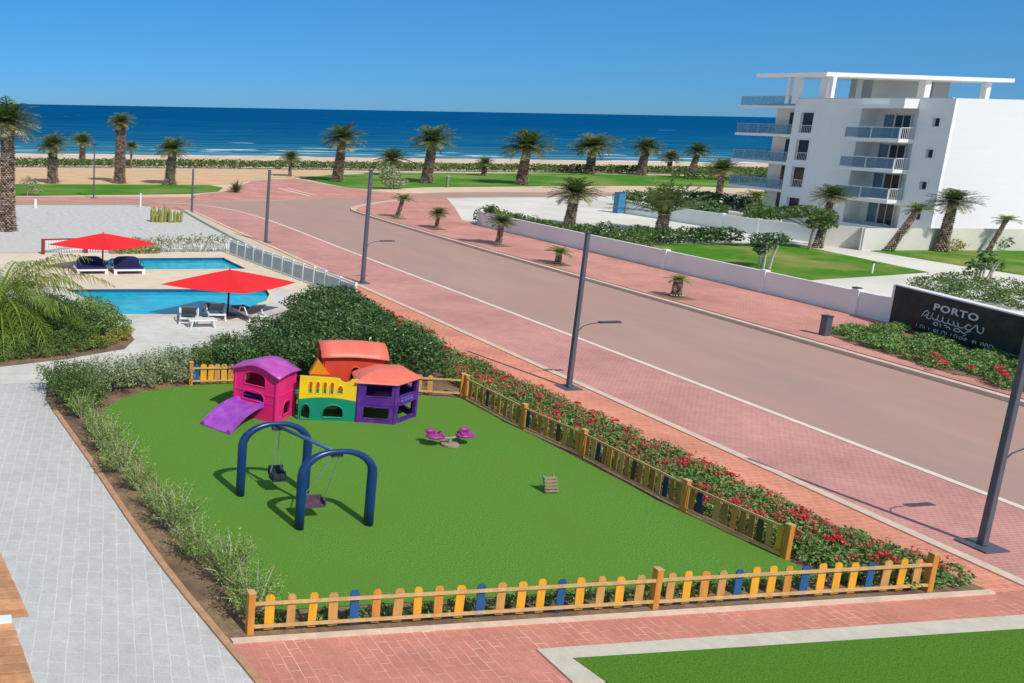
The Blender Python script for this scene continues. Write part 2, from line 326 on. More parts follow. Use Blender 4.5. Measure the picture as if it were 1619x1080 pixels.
# ---------------------------------------------------------------- foliage
def leaf_mesh(name, C, size, mat, upbias=.3, aspect=.5, extra=None):
    """C (n,3) leaf centres; each a bent two-triangle leaf -> one island per leaf"""
    n = len(C); r = RNG
    d = r.normal(size=(n, 3)); d[:, 2] = d[:, 2]*.6+upbias; d /= np.linalg.norm(d, axis=1)[:, None]
    w = np.cross(d, r.normal(size=(n, 3))); w /= np.linalg.norm(w, axis=1)[:, None]
    nn = np.cross(d, w)
    L = size*r.uniform(.65, 1.35, n)[:, None]; W = L*aspect
    p0 = C-d*L*.5; p1 = C+w*W*.5+nn*L*.08; p2 = C+d*L*.5; p3 = C-w*W*.5+nn*L*.08
    V = np.stack([p0, p1, p2, p3], 1).reshape(-1, 3)
    return quad_mesh(name, V, mat)
def quad_mesh(name, V, mat):
    n = len(V)//4; me = bpy.data.meshes.new(name); me.vertices.add(len(V)); me.vertices.foreach_set('co', V.astype(np.float32).ravel())
    me.loops.add(4*n); me.loops.foreach_set('vertex_index', np.arange(4*n, dtype=np.int32))
    me.polygons.add(n); me.polygons.foreach_set('loop_start', np.arange(0, 4*n, 4, dtype=np.int32)); me.polygons.foreach_set('loop_total', np.full(n, 4, dtype=np.int32))
    me.update(); me.validate(); me.materials.append(M[mat]); return me
def obj(name, me, parent=None):
    o = bpy.data.objects.new(name, me); COL.objects.link(o)
    if parent: o.parent = parent
    return o
def blob(c, r, n, shell=.55):
    """points in an ellipsoid, crowded to the outside"""
    p = RNG.normal(size=(n, 3)); p /= np.linalg.norm(p, axis=1)[:, None]
    q = RNG.uniform(shell**3, 1, n)**(1/3)
    # lumpy outline
    th = np.arctan2(p[:, 1], p[:, 0]); ph = p[:, 2]
    s = RNG.uniform(0, 6, 4); q *= 1+.13*np.sin(3*th+s[0])*np.cos(4*ph+s[1])+.09*np.sin(6*th+s[2])+.07*np.sin(7*ph+s[3])
    return np.array(c)+p*q[:, None]*np.array(r)
def cloud(blobs, density, zmin=.03):
    out = []
    for c, r in blobs:
        a = 4*math.pi*((r[0]*r[1]*r[2])**(2/3)); out.append(blob(c, r, max(30, int(a*density))))
    P = np.concatenate(out); return P[P[:, 2] > zmin]
def shrub_meshes(tagname, w, h, leaf, mat, dens, nb=9, stemmat='wood', nst=9, stemz=.5):
    # airy shrub: leaves strung along many arching twigs
    C = []; st = MB(); nt = int(dens/4)
    for i in range(nt):
        az = random.uniform(0, 6.283); out = w*random.uniform(.15, 1.)**.7*1.05; top = h*random.uniform(.55, 1.12)*(1-.25*(out/w)**2)
        b0 = Vector((math.cos(az)*w*.1, math.sin(az)*w*.1, 0)); e0 = Vector((math.cos(az+.3)*out, math.sin(az+.3)*out, top)); mpt = (b0+e0)/2+Vector((random.uniform(-.08, .08), random.uniform(-.08, .08), h*.12))
        if i < nst: st.tube([b0, mpt, e0], [.020, .014, .005], 5)
        t0 = random.uniform(.2, .45)
        for k in range(34):
            t = t0+(1.03-t0)*k/33; p = b0*(1-t)**2+mpt*2*t*(1-t)+e0*t*t; s = .075*(1.25-.7*t)*(w/.8)
            C.append((p.x+random.gauss(0, s), p.y+random.gauss(0, s), max(.04, p.z+random.gauss(0, s))))
    lm = leaf_mesh(tagname+'_foliage', np.array(C), leaf, mat, .5, .42)
    so = st.build('stem', stemmat); COL.objects.unlink(so)
    return lm, so.data
def place_shrub(meshes, name, loc, sc, rz, label, cat='shrub', group=None, szz=1.):
    e = empty(name, loc, label, cat, group, rz); e.scale = (sc, sc, sc*szz)
    obj('foliage', meshes[0], e); obj('stems', meshes[1], e); return e

# ---------------------------------------------------------------- palms
def frond_quads(az, el, L, droop, nl, ll, lw, twist=0., vup=.35, taper=.35):
    """pinnate frond; returns quads"""
    ca, sa = math.cos(az), math.sin(az); out = []
    pts = []; a = el; p = np.array([0., 0.]); N = 14
    for i in range(N+1):
        pts.append(p.copy()); a -= droop/N*(.5+i/N); p = p+np.array([math.cos(a), math.sin(a)])*L/N
    pts = np.array(pts)
    def P(t):
        i = min(int(t*N), N-1); f = t*N-i; q = pts[i]*(1-f)+pts[i+1]*f; return q, pts[i+1]-pts[i]
    side = np.array([-sa, ca, 0.])
    for i in range(N):  # midrib
        q0 = pts[i]; q1 = pts[i+1]; w0 = .045*(1-i/N)*max(1, L/3)+.01; w1 = .045*(1-(i+1)/N)*max(1, L/3)+.01
        A = np.array([ca*q0[0], sa*q0[0], q0[1]]); B = np.array([ca*q1[0], sa*q1[0], q1[1]])
        out += [A-side*w0, A+side*w0, B+side*w1, B-side*w1]
    for k in range(nl):
        t = .14+.85*k/nl+random.uniform(-.008, .008); q, dq = P(min(t, .995)); dq = dq/np.linalg.norm(dq)
        base = np.array([ca*q[0], sa*q[0], q[1]]); fw = np.array([ca*dq[0], sa*dq[0], dq[1]]); up = np.cross(fw, side)
        if up[2] < 0: up = -up
        for sg in (-1, 1):
            l = ll*(math.sin(math.pi*min(1, t*.85+.18))**.6+.1)*random.uniform(.8, 1.15)
            dr = side*sg*.8+fw*(.55+random.uniform(-.12, .2))+up*(vup+random.uniform(-.2, .12)); dr /= np.linalg.norm(dr)
            tip = base+dr*l+np.array([0, 0, -taper*l*random.uniform(.5, 1.2)]); mid = base+dr*l*.5
            wv = fw*lw*.5
            out += [base-wv*.5, mid-wv, tip, mid+wv]
    return out
def crown_mesh(name, nf, L, els, droop, nl, ll, lw, mat, azr=(0, 6.283)):
    q = []
    for i in range(nf):
        az = azr[0]+(azr[1]-azr[0])*((i*.381966) % 1)+random.uniform(-.1, .1); t = (i+.5)/nf; el = els[0]+(els[1]-els[0])*t+random.uniform(-.12, .12)
        q += frond_quads(az, el, L*random.uniform(.8, 1.08), droop*random.uniform(.75, 1.25), nl, ll, lw)
    return quad_mesh(name, np.array(q), mat)
CROWN = [crown_mesh('crown', 42, 1., (rad(88), rad(-4)), rad(48), 17, .27, .036, 'frond') for _ in range(4)]
SKIRT = [crown_mesh('dry_fronds', 15, .92, (rad(8), rad(-42)), rad(42), 14, .26, .040, 'frondl') for _ in range(3)]
CROWNY = [crown_mesh('crown', 20, 1., (rad(85), rad(5)), rad(70), 15, .30, .05, 'frondy') for _ in range(2)]
SPIKY = [crown_mesh('crown', 18, 1., (rad(86), rad(14)), rad(16), 20, .22, .035, 'frond') for _ in range(2)]
def trunk_mesh(h, r0, r1, lean=(0, 0), bend=0., flare=.25):
    mb = MB(); n = 14; rings = max(8, int(h/.16))
    for i in range(rings):
        t = i/rings; 
        for j in range(n):
            a = 2*math.pi*(j+.5*(i % 2))/n; z = h*t; r = r0+(r1-r0)*t+flare*r0*max(0, 1-t*7)**2
            if t > .82: r *= 1+.25*(t-.82)/.18      # boots swell under the crown
            cx = lean[0]*t+bend*math.sin(t*3.14); cy = lean[1]*t; w = r*.26; dz = h/rings*.9
            er = Vector((math.cos(a), math.sin(a), 0)); et = Vector((-math.sin(a), math.cos(a), 0)); c = Vector((cx, cy, z))
            p = r*random.uniform(1.08, 1.30)
            mb.add([c+er*r*.9-et*w, c+er*r*.9+et*w, c+er*p*1.03+et*w*.6+Vector((0, 0, dz)), c+er*p*1.03-et*w*.6+Vector((0, 0, dz)), c+er*r*.85+Vector((0, 0, dz*1.7))],
                   [(0, 1, 2, 3), (3, 2, 4), (1, 4, 2), (0, 3, 4)])
    core = [(lean[0]*t+bend*math.sin(t*3.14), lean[1]*t, h*t) for t in [k/8 for k in range(9)]]
    mb.tube(core, [(r0+(r1-r0)*k/8)*.93 for k in range(9)], 12)
    return mb
def palm(px, py, top, wpx, r0, r1, label, group, lean=(0, 0), kind='date', base=None, crownfac=.30, z=0., seed=0):
    """base pixel, pixel row of the crown's top, crown width in pixels"""
    random.seed(seed+int(px)); b = G3(px, py, z)
    ppm = (py-(162+.0176*px))/(CH-z)
    H = (py-top)/ppm*.985; Lf = wpx/ppm/2*1.14; th = H-Lf*crownfac*(1.45 if kind != 'spiky' else 1.6)
    if px > 1150: r0 *= .72; r1 *= .72
    elif kind == 'date' and px > 20: r0 *= .84; r1 *= .9
    e = empty('palm_tree' , b, label, 'palm tree', group)
    trunk_mesh(th, r0, r1, lean).build('trunk', 'trunk', e)
    i = random.randrange(4)
    src = CROWN if kind == 'date' else (SPIKY if kind == 'spiky' else CROWNY)
    c = obj('crown', src[i % len(src)], e); c.location = (lean[0], lean[1], th-.05); c.scale = (Lf*random.uniform(.95, 1.2), Lf, Lf*random.uniform(.55, .68)); c.rotation_euler = (0, rad(random.uniform(3, 13)), random.uniform(0, 6.28))
    if kind == 'date':
        d = obj('dry_fronds', SKIRT[i % 3], e); d.location = (lean[0], lean[1], th-.1); d.scale = (Lf*1.08, Lf, Lf*.6); d.rotation_euler = (0, rad(4), random.uniform(0, 6.28))
    return e

# =================================================================== SETTING
def PRJ(x, y, z=0.):
    c = RM.T @ np.array([x, y, z-CH]); return (PX+F*c[0]/c[2], PY+F*c[1]/c[2])
POOL1 = GP([(104, 458), (421, 458), (426, 466), (421, 476), (382, 491), (345, 498), (190, 498)])
POOL2 = GP([(176, 409), (353, 408), (389, 425.5), (150, 427)])
HOLE = [(4, 43.5), (22.5, 43.5), (22.5, 62.8), (4, 62.8)]
shore = [(-900, 250), (-60, 201), (14.6, 197), (83, 195), (123, 192.5), (175, 187), (300, 178), (1500, 100)]
sheet('ground', [(-900, -60), (1500, -60)]+shore[::-1], 0., 'sand', holes=[HOLE])
sheet('sea', [(x, y-6) for x, y in shore]+[(45000, 100), (45000, 60000), (-45000, 60000), (-900, 60000), (-45000, 250)], -.06, 'sea')
PARK0 = 25.55
# deck, path
sheet('pool_deck', [(-14, 33.4), (3.55, 33.4), (9.3, 34.6), (13, 37.5), (17, 42.5), (23.35, 49), (23.35, 64.4), (-14, 64.4)], .02, 'deck', holes=[POOL1, POOL2])
def grow(p, d):
    cx = sum(q[0] for q in p)/len(p); cy = sum(q[1] for q in p)/len(p); return [(x+math.copysign(d, x-cx), y+math.copysign(d, y-cy)) for x, y in p]
sheet('coping', grow(POOL2, .35), .030, 'coping', holes=[POOL2])
sheet('coping', grow(POOL1, .35), .034, 'coping', holes=[POOL1])
sheet('pool_terrace', [(3, 64.4), (23.35, 64.4), (23.35, 50), (19.6, 46.5), (19.4, 47.2), (20.2, 49.5), (19.6, 51.0), (3, 51.2)], .024, 'coping', holes=[POOL2])
for nm, P in (('pool_water', POOL1), ('pool_water', POOL2)):
    sheet(nm, P, -.16, 'pool')
    b = MB(); n = len(P); b.add([(x, y, z) for z in (-.9, .018) for x, y in P], [(i, (i+1) % n, n+(i+1) % n, n+i) for i in range(n)])
    o = b.build('pool_basin', 'tile'); o['kind'] = 'structure'
curb = smooth_line([(3.42, 30.1), (4.05, 25.2), (4.46, 21.6), (4.86, 18.7), (5.27, 16.4), (5.63, 14.55), (5.95, 12.6), (6.3, 10)], 5)
sheet('grey_path', [(-14, 33.4), (-14, 4), (6.6, 4)]+curb[::-1]+[(3.3, 31.5), (3.55, 33.4)], .012, 'path')
sheet('garden_bed', [c for c in curb if c[1] > 15.95]+[(5.5, 15.85), (24.15, 15.50), (23.85, 18), (23.55, 21), (23.2, 29), (22.7, 36), (22.1, 42), (21.3, 46.2), (17, 42.5), (13, 37.5), (9.3, 34.6), (3.55, 33.4), (3.3, 31.5)], .05, 'soil')
sheet('brick_edging', strip(curb, .17, 1), .075, 'edging', thick=.09)
sheet('brick_edging', [(5.62, 15.76), (24.2, 15.40), (24.2, 15.54), (5.60, 15.90)], .062, 'kerb', thick=.05)
turf = [(5.3, 29.7), (5.7, 30.6), (7.2, 31.8), (8.9, 32.3), (10.8, 32.5), (19.35, 29.75), (19.75, 24), (20.05, 20), (20.6, 17.3), (20.5, 16.5), (6.9, 16.75), (6.3, 18.5), (5.9, 22.5), (5.4, 27)]
sheet('artificial_lawn', smooth_line(turf[:5], 4)+turf[5:], .075, 'turf')
# red paving in front, footway strip along the bed
sheet('red_paving', [(5.55, 15.80), (24.2, 15.45), (25.3, 15.45), (25.3, 4), (6.6, 4), (6.3, 10), (5.97, 12.6)], .016, 'near')
sheet('footway', [(24.15, 15.45), (25.3, 15.45), (25.25, 52), (22.9, 52), (22.6, 46.6), (21.2, 46.3), (22.05, 42), (22.65, 36), (23.15, 29), (23.5, 21), (23.8, 18)], .020, 'strip')
kl = [(25.42, 2), (25.42, 30), (25.3, 52), (25.1, 75), (25.1, 90)]
sheet('left_kerb', strip(kl, .32), .06, 'kerb', thick=.06)
a, b, c, d = G(848, 1030), G(1700, 969.5), G(1700, 993), G(905, 1045)
e_, f_ = G(905, 1082), G(957, 1082)
sheet('lawn_kerb', [a, b, c, d, f_, e_], .06, 'kerbg', thick=.06)
sheet('front_lawn', [d, c, (25.2, 14.0), (25.2, 5), (12.9, 5), f_], .07, 'turf2')
# road
lineL = [(30.45, -2), (30.45, 19), (30.66, 45), (30.7, 62), (30.95, 78), (30.8, 85), (30.1, 90.5), (28.7, 94.8), (26.5, 97.3), (23, 98.5)]
kerbR = [(41.35, -2), (41.72, 27.5), (42.0, 45), (42.25, 64.4), (42.75, 80), (43.2, 88), (43.6, 90.6), (45.2, 93.3), (48.7, 96.6), (54.0, 100.4)]
SL = smooth_line(lineL, 5); SR = smooth_line(kerbR, 6)
sheet('parking_lane', SL+[(-60, 98.5), (-60, 96), (24.0, 90.5), (25.2, 90), (25.25, 60), (25.55, 30), (25.55, -2)], .008, 'park')
sheet('road', SL[:-1]+[(-60, 98.9), (-60, 99.1), (26.8, 99.2), (37.2, 100.6), (46, 103.5), (54, 102)]+SR[::-1], .012, 'road')
sheet('road', [(-60, 96.4), (20, 96.4), (27.5, 97.4), (27.5, 98.9), (-60, 98.9)], .015, 'road')
sheet('road_line', strip(SL, .27), .020, 'line')
sheet('road_line', strip([(-60, 99.25), (26.9, 99.25), (37.2, 100.7), (45, 103)], .35), .026, 'kerb')
sheet('right_kerb', strip(SR, .36, 1), .19, 'kerb', thick=.19)
side = [(x+.3, y-.1) for x, y in SR]
sheet('right_sidewalk', side[:-1]+[(54.3, 100.2), (62.5, 104.2), (57, 93), (51.2, 82), (50.3, 77), (50.2, 60), (50.2, 38), (48.6, 32), (52, 20), (52, -2)], .145, 'side')
# pale forecourt to the right, behind the wall
sheet('forecourt', [(62.5, 104.2), (57, 93), (51.2, 82), (50.6, 77), (50.5, 36), (55, 20), (140, 20), (140, 108), (86, 110.4)], .01, 'pale')
redfar = GP([(300, 318), (305, 309), (353, 303), (372, 296), (397, 287), (425, 284), (467, 283), (500, 290), (543, 297), (587, 302), (640, 306), (672, 306)])
sheet('red_crossing', redfar+[(62.3, 104.2), (54.3, 101.2), (46, 103.8), (37.2, 101.2), (26.9, 99.7)], .018, 'side')
sheet('left_footway', [(-60, 99.6), (27, 99.6), (29.5, 105.2), (-60, 105.2)], .018, 'side')
sheet('road_marking', [strip(GP([(441, 298), (492, 311)]), .35), strip(GP([(452, 297.5), (500, 309)]), .3)], .024, 'line')
sheet('far_kerb', strip(GP([(397, 286.5), (425, 283.5), (467, 282.5), (500, 289), (543, 296.5), (587, 301)]), .5), .03, 'kerbg')
sheet('left_far_lawn', [(-60, 105.4)]+GP([(27, 310), (300, 307), (345, 303), (353, 297), (330, 292.5)])+[(-60, 121.5)], .03, 'lawnfar')
sheet('sand_court', [(-60, 121.5)]+GP([(330, 292.5), (356, 292), (385, 288), (404, 284), (440, 281), (500, 280.5), (523, 277), (527, 271)])+[(67, 152), (41, 154), (-60, 152.8)], .022, 'sandplay')
sheet('far_lawn', GP([(473, 281.5), (520, 277), (620, 274), (900, 274.5), (1210, 281), (1260, 283), (1260, 299), (1210, 299), (1110, 295), (1000, 294), (880, 294.5), (680, 296), (590, 300), (545, 296)]), .03, 'lawnfar')
sheet('cross_road', GP([(672, 305.5), (705, 304.5), (800, 304), (883, 304.5), (1000, 305), (1200, 306), (1200, 309), (1000, 310), (883, 312), (690, 312.5), (640, 315), (622, 315)]), .028, 'road')
sheet('sea_path', strip(GP([(0, 267), (293, 269), (527, 272.5), (733, 273)]), 1.5), .034, 'kerbg')
sheet('gravel_court', [(-60, 96.2), (20, 96.2), (23.8, 91), (24.3, 88), (23.3, 66.2), (23.2, 64.6), (-60, 64.6)], .02, 'gravel')
sheet('back_lawn', GP([(1000, 391), (1037, 386), (1140, 386), (1250, 386), (1291, 394), (1377, 412), (1469, 431), (1400, 436), (1288, 443), (1240, 447)])+[(52, 49), (51, 55)], .03, 'lawn')
sheet('side_lawn', GP([(1375, 397), (1392, 396), (1500, 392), (1640, 391), (1700, 391), (1700, 445), (1619, 436), (1510, 419), (1450, 409)]), .03, 'lawn')
sheet('bed_soil', GP([(1296, 528), (1330, 522), (1405, 530)])+[(49.9, 38), (48.2, 31), (51, 20), (44, 20)]+GP([(1610, 612), (1500, 590), (1400, 560), (1340, 542)], .145), .16, 'soil')

# =================================================================== WALLS, FENCES
def wall(name, pts, h, th, label, cat='wall', posts=(), group=None, mat='wallw', z=0., cap=True, kind=None):
    e = empty(name, (*pts[0], z), label, cat, group); o = Vector((pts[0][0], pts[0][1], 0))
    for k in range(len(pts)-1):
        a = Vector((*pts[k], 0))-o; b = Vector((*pts[k+1], 0))-o
        if k == 0: wm = MB(); cm = MB()
        wm.beam(a+Vector((0, 0, h/2)), b+Vector((0, 0, h/2)), th, h)
        cm.beam(a+Vector((0, 0, h+.02)), b+Vector((0, 0, h+.02)), th+.05, .04)
    wm.build('wall_panel', mat, e)
    if cap: cm.build('coping_cap', 'white', e)
    for px, py in posts:
        p = Vector((px, py, 0))-o; MB().box(p.x-.18, p.x+.18, p.y-.18, p.y+.18, 0, h+.12).build('pier', 'white', e)
    return e
wp = [(51.2, 78.9), (50.4, 77.2), (50.35, 63.3), (50.3, 54.8), (50.25, 46.9), (50.1, 38.9)]
wall('boundary_wall', wp, 1.45, .16, 'long low grey rendered wall with white coping beside the red sidewalk', posts=[(51.3, 79), (50.3, 54.8), (50.25, 46.9), (50.15, 41.0)])
wall('garden_wall', GP([(979, 336), (1140, 362), (1180, 369), (1290, 384)]), 1.45, .16, 'white panelled garden wall curving towards the apartment block', posts=GP([(1060, 349), (1140, 362), (1196, 371)]))
wall('terrace_wall', GP([(1290, 388), (1357, 394), (1360, 396), (1520, 396), (1700, 397)]), 1.9, .2, 'beige wall at the foot of the white apartment block', mat='beige', cap=False, posts=())
sg = empty('entrance_sign', G3(1408, 517, 0), 'dark green marble sign wall lettered PORTO behind the flower bed', 'sign')
p0 = Vector((50.05, 38.85, 0)); p1 = Vector((47.6, 29.3, 0)); sg.location = p0
dd = (p1-p0); Ls = dd.length; dirv = dd.normalized(); nrm = Vector((dirv.y, -dirv.x, 0))
if nrm.x > 0: nrm = -nrm
HS = 2.25
MB().beam(Vector((0, 0, HS/2)), dd+Vector((0, 0, HS/2)), .36, HS).build('marble_slab', 'marble', sg)
MB().beam(Vector((0, 0, HS+.035)), dd+Vector((0, 0, HS+.035)), .44, .07).build('coping_cap', 'white', sg)
MB().box(-.1, .1, -.12, .12, 0, HS, Matrix.Translation(-dirv*.13)@Matrix.Rotation(math.atan2(dirv.y, dirv.x), 4, 'Z')).build('end_pier', 'white', sg)
def sgp(u, z): return dirv*u+nrm*.197+Vector((0, 0, z))
# lettering
cu = bpy.data.curves.new('t', 'FONT'); cu.body = 'PORTO'; cu.size = .62; cu.extrude = .015; cu.space_character = 1.12; cu.offset = .012
to = bpy.data.objects.new('t', cu); COL.objects.link(to); bpy.context.view_layer.update()
me = bpy.data.meshes.new_from_object(to.evaluated_get(bpy.context.evaluated_depsgraph_get())); bpy.data.objects.remove(to)
me.materials.clear(); me.materials.append(M['letter']); tx = bpy.data.objects.new('lettering', me); COL.objects.link(tx); tx.parent = sg
tx.matrix_local = Matrix.Translation(sgp(2.55, 1.50)) @ Matrix(((dirv.x, 0, nrm.x, 0), (dirv.y, 0, nrm.y, 0), (0, 1, 0, 0), (0, 0, 0, 1))) @ Matrix.Diagonal((1.15, .78, 1, 1))
# Arabic-style script and the small line below, as raised strokes
def strokes(name, ls, u0, z0, su, sz, w):
    mb = MB()
    for l in ls:
        l = smooth_line(l, 4) if len(l) > 2 else l
        mb.tube([sgp(u0+x*su, z0+y*sz)-nrm*.012 for x, y in l], w, 5)
    return mb.build(name, 'letter', sg)
scr = [[(0, .2), (.15, .75), (.3, .95), (.4, .6), (.3, .25), (.5, .1), (.62, .55), (.66, .9)], [(.15, .3), (.35, .55)], [(.66, .3), (.8, .15), (.95, .3), (1., .8)], [(.95, .3), (1.1, .12), (1.25, .3), (1.27, .75)],
       [(1.25, .3), (1.42, .12), (1.6, .25), (1.62, .7)], [(1.6, .25), (1.8, .12), (1.95, .3), (1.9, .6)], [(1.95, .2), (2.1, .12), (2.2, .3), (2.15, .55)], [(2.2, .18), (2.45, .12), (2.6, .4), (2.75, .7), (2.9, .55)],
       [(2.75, .7), (2.62, .2), (2.85, .1), (3.05, .5), (3.2, .85), (3.3, .2)], [(3.3, .2), (3.5, .1), (3.6, .5), (3.55, .8)],
       [(.78, -.25), (.9, -.05), (1.05, -.2), (.95, -.42), (.8, -.3)], [(1.2, -.05), (1.22, -.4)], [(1.42, -.12), (1.6, -.12)], [(1.55, -.3), (1.75, -.2), (1.78, -.42)], [(2.0, -.35), (2.1, -.1), (2.3, -.1), (2.35, -.35), (2.15, -.42), (2.0, -.3)],
       [(2.4, -.2), (2.6, -.4), (2.8, -.1), (2.95, 0)], [(2.75, -.45), (2.6, -.65)]]
strokes('script', scr, 1.95, .93, .98, .46, .026)
random.seed(3); sm = []; x = 0
while x < 4.0:
    k = random.random(); w = random.uniform(.1, .2)
    if k < .35: sm.append([(x, 0), (x, 1)])
    elif k < .7: sm.append([(x, 0), (x, .9), (x+w*.8, .9), (x+w*.8, 0)])
    else: sm.append([(x+w*.5, 0), (x, .4), (x+w*.5, .9), (x+w, .5), (x+w*.5, 0)])
    x += w+.07 if random.random() < .88 else w+.28
for l in sm: strokes('small_letter', [l], 1.75, .42, 1.08, .15, .016)

def picket(mb, x, y, w, z0, z1, rz=0., tilt=0.):
    pr = [(-w/2, z0), (w/2, z0), (w/2, z1-.05), (w*.3, z1), (-w*.3, z1), (-w/2, z1-.05)]
    m = Matrix.Translation((x, y, 0)) @ Matrix.Rotation(rz, 4, 'Z') @ Matrix.Rotation(tilt, 4, 'Y') @ Matrix.Rotation(rad(90), 4, 'X')
    return mb.prism(pr, -.012, .012, m)
M['fn'] = pmat('brown_fence_wood', (.40, .17, .05), .75, .3, 7, .2, 40, stretch=(1, 1, .2))
M['fd'] = pmat('dark_fence_wood', (.09, .05, .03), .8, .3, 7, .2, 40)
M['fk'] = pmat('dark_blue_fence_paint', (.015, .035, .10), .7, .3, 7)
FM = {'n': 'fn', 'd': 'fd', 'k': 'fk', 'y': 'fy', 't': 'ft', 'o': 'fo', 'b': 'fb'}
def pfence(label, posts, seqs, h=.86, off=.05, rail='rail', postm='fo', pw=.2, side=-1, flip=False):
    o = Vector((*posts[0], .06)); e = empty('picket_fence', o, label, 'fence')
    for k, p in enumerate(posts):
        q = Vector((*p, 0))-Vector((o.x, o.y, 0)); a = math.atan2(posts[-1][1]-posts[0][1], posts[-1][0]-posts[0][0])
        MB().box(-.075, .075, -.075, .075, -.05, h+.08, Matrix.Translation(q)@Matrix.Rotation(a+random.uniform(-.03, .03), 4, 'Z')).build('post', postm, e, bevel=.012)
        MB().box(-.082, .082, -.082, .082, h+.08, h+.105, Matrix.Translation(q)@Matrix.Rotation(a, 4, 'Z')).build('post_cap', 'rail', e)
    for k in range(len(posts)-1):
        a = Vector((*posts[k], 0))-Vector((o.x, o.y, 0)); b = Vector((*posts[k+1], 0))-Vector((o.x, o.y, 0)); d = (b-a); L = d.length; dn = d.normalized(); nn = Vector((dn.y, -dn.x, 0))*off*side*-1
        if flip: nn = nn*-1
        for z in ((.12, .80) if flip else (.17, .70)):
            MB().beam(a+dn*.075+nn+Vector((0, 0, z)), b-dn*.075+nn+Vector((0, 0, z+random.uniform(-.015, .015))), .04, .065).build('rail', rail, e)
        s = seqs[k]; n = len(s)
        for i, ch in enumerate(s):
            if ch == '.': continue
            t = (i+.85)/(n+.7); p = a+d*t
            picket(MB(), p.x+random.uniform(-.01, .01), p.y, pw*random.uniform(.9, 1.05), .06, h*random.uniform(.93, 1.0), math.atan2(d.y, d.x), random.uniform(-.03, .03)).build('picket', FM[ch], e)
    return e
pfence('front fence of yellow, tan and blue pickets beside the red paving', [(6.06, 16.03), (15.5, 15.84), (22.62, 15.68)], ['ytytbotyoybtyybytyb'[:18]+'t', 'tyotbyyobyyybtyt'], side=-1)
pfence('long side fence of brown pickets between artificial lawn and flower bed', [(19.5, 29.85), (19.62, 26.5), (20.0, 24.0), (20.15, 20.1), (20.58, 17.4)],
       ['nondnontn', 'knnondtno', 'ntknontndnontknn', 'nk.tnonndty'[:11]], side=1, pw=.15, h=.84, flip=True)
pfence('short rear fence behind the purple play tower', [(16.7, 30.75), (19.42, 29.98)], ['..tt..', ][:1], pw=.2)
pfence('short rear fence of yellow pickets left of the pink play tower', [(9.22, 32.5), (11.4, 32.4)], ['byytyot'], pw=.24)

# pool fence: white frame, glazed panels, seen along the parking lane
pf = [(20.62, 63.3), (21.2, 59.5), (22.0, 54.0), (22.6, 50.2), (22.8, 46.5)]
sheet('gravel_kerb', strip([(24.2, 90), (23.75, 80), (23.5, 71), (23.5, 62), (23.9, 52)], .5), .22, 'kerbg', thick=.22)
pe = empty('pool_fence', (*pf[0], 0), 'white railing with pale panels between the pools and the parking lane', 'fence'); o = Vector((*pf[0], 0))
pp = []
for k in range(len(pf)-1):
    a = Vector((*pf[k], 0)); b = Vector((*pf[k+1], 0)); n = max(1, round((b-a).length/1.5))
    pp += [a+(b-a)*i/n-o for i in range(n)]
pp.append(Vector((*pf[-1], 0))-o)
M['panelg'] = pmat('pale_grey_panel', (.36, .44, .46), .4, .08, 2)
for k, p in enumerate(pp):
    MB().box(p.x-.07, p.x+.07, p.y-.07, p.y+.07, 0, 1.22).build('post', 'whitem', pe)
    if k < len(pp)-1:
        q = pp[k+1]; MB().beam(p+Vector((0, 0, .52)), q+Vector((0, 0, .58)), .03, .86).build('panel', 'panelg', pe)
        for z in (1.12, .12): MB().beam(p+Vector((0, 0, z)), q+Vector((0, 0, z)), .07, .09).build('rail', 'whitem', pe)
# low white pickets behind the far pool
we = empty('white_picket_fence', (6.6, 64.9, 0), 'low white picket fence between far pool and gravel', 'fence')
mb = MB(); L = 14.6
for z in (.25, .8): MB().beam((0, 0, z), (L, .0, z), .05, .08).build('rail', 'whitem', we)
for i in range(73): picket(mb, i*.2, -.05, .09, .05, 1.0)
mb.build('pickets', 'whitem', we)['kind'] = 'stuff'

# =================================================================== LAMP POSTS
def lamp(px, py, H, label, arm=True, w=.2, lean=0.):
    b = G3(px, py, .02); e = empty('lamp_post', b, label, 'street lamp', 'tall grey lamp posts along the parking lane')
    MB().box(-.38, .38, -.38, .38, 0, .035).build('base_plate', 'lamp', e, bevel=.01)
    MB().box(-w*.62, w*.62, -w*.62, w*.62, .05, .09).build('base_collar', 'lamp', e, bevel=.01)
    m = MB(); m.add([(sx*ww/2, sy*ww/2, z) for z, ww in ((.05, w*1.15), (H, w*.95)) for sx, sy in ((-1, -1), (1, -1), (1, 1), (-1, 1))], [(3, 2, 1, 0), (4, 5, 6, 7), (0, 1, 5, 4), (1, 2, 6, 5), (2, 3, 7, 6), (3, 0, 4, 7)])
    m.build('pole', 'lamp', e, bevel=.02)
    MB().box(-w*.55, w*.55, -w*.55, w*.55, H, H+.04).build('cap', 'lampd', e)
    if arm:
        z = .38*6.34
        MB().tube([(w*.5, 0, z-.05), (.3, 0, z+.16), (.65, 0, z+.27), (1.05, 0, z+.30)], .018, 6).build('arm', 'lampd', e)
        MB().box(1.0, 1.95, -.09, .09, z+.28, z+.35).build('lamp_head', 'lampd', e, bevel=.015)
    return e
lamp(303, 335, 4.5, 'farthest lamp post, at the corner where the pool fence ends', False, .18)
lamp(420, 383, 5.95, 'lamp post beside the pool fence, second from the far corner', False)
lamp(573, 447, 7.19, 'lamp post at the near end of the pool fence, behind the big shrub', True)
lamp(899, 613, 6.34, 'lamp post beside the middle of the red flower bed', True, .15)
lamp(1552, 863, 6.8, 'nearest and largest lamp post, at the right of the parking lane', True, .145)
e = lamp(148, 313, 6.4, 'slim dark lamp post on the far footway beyond the gravel', False, .16)
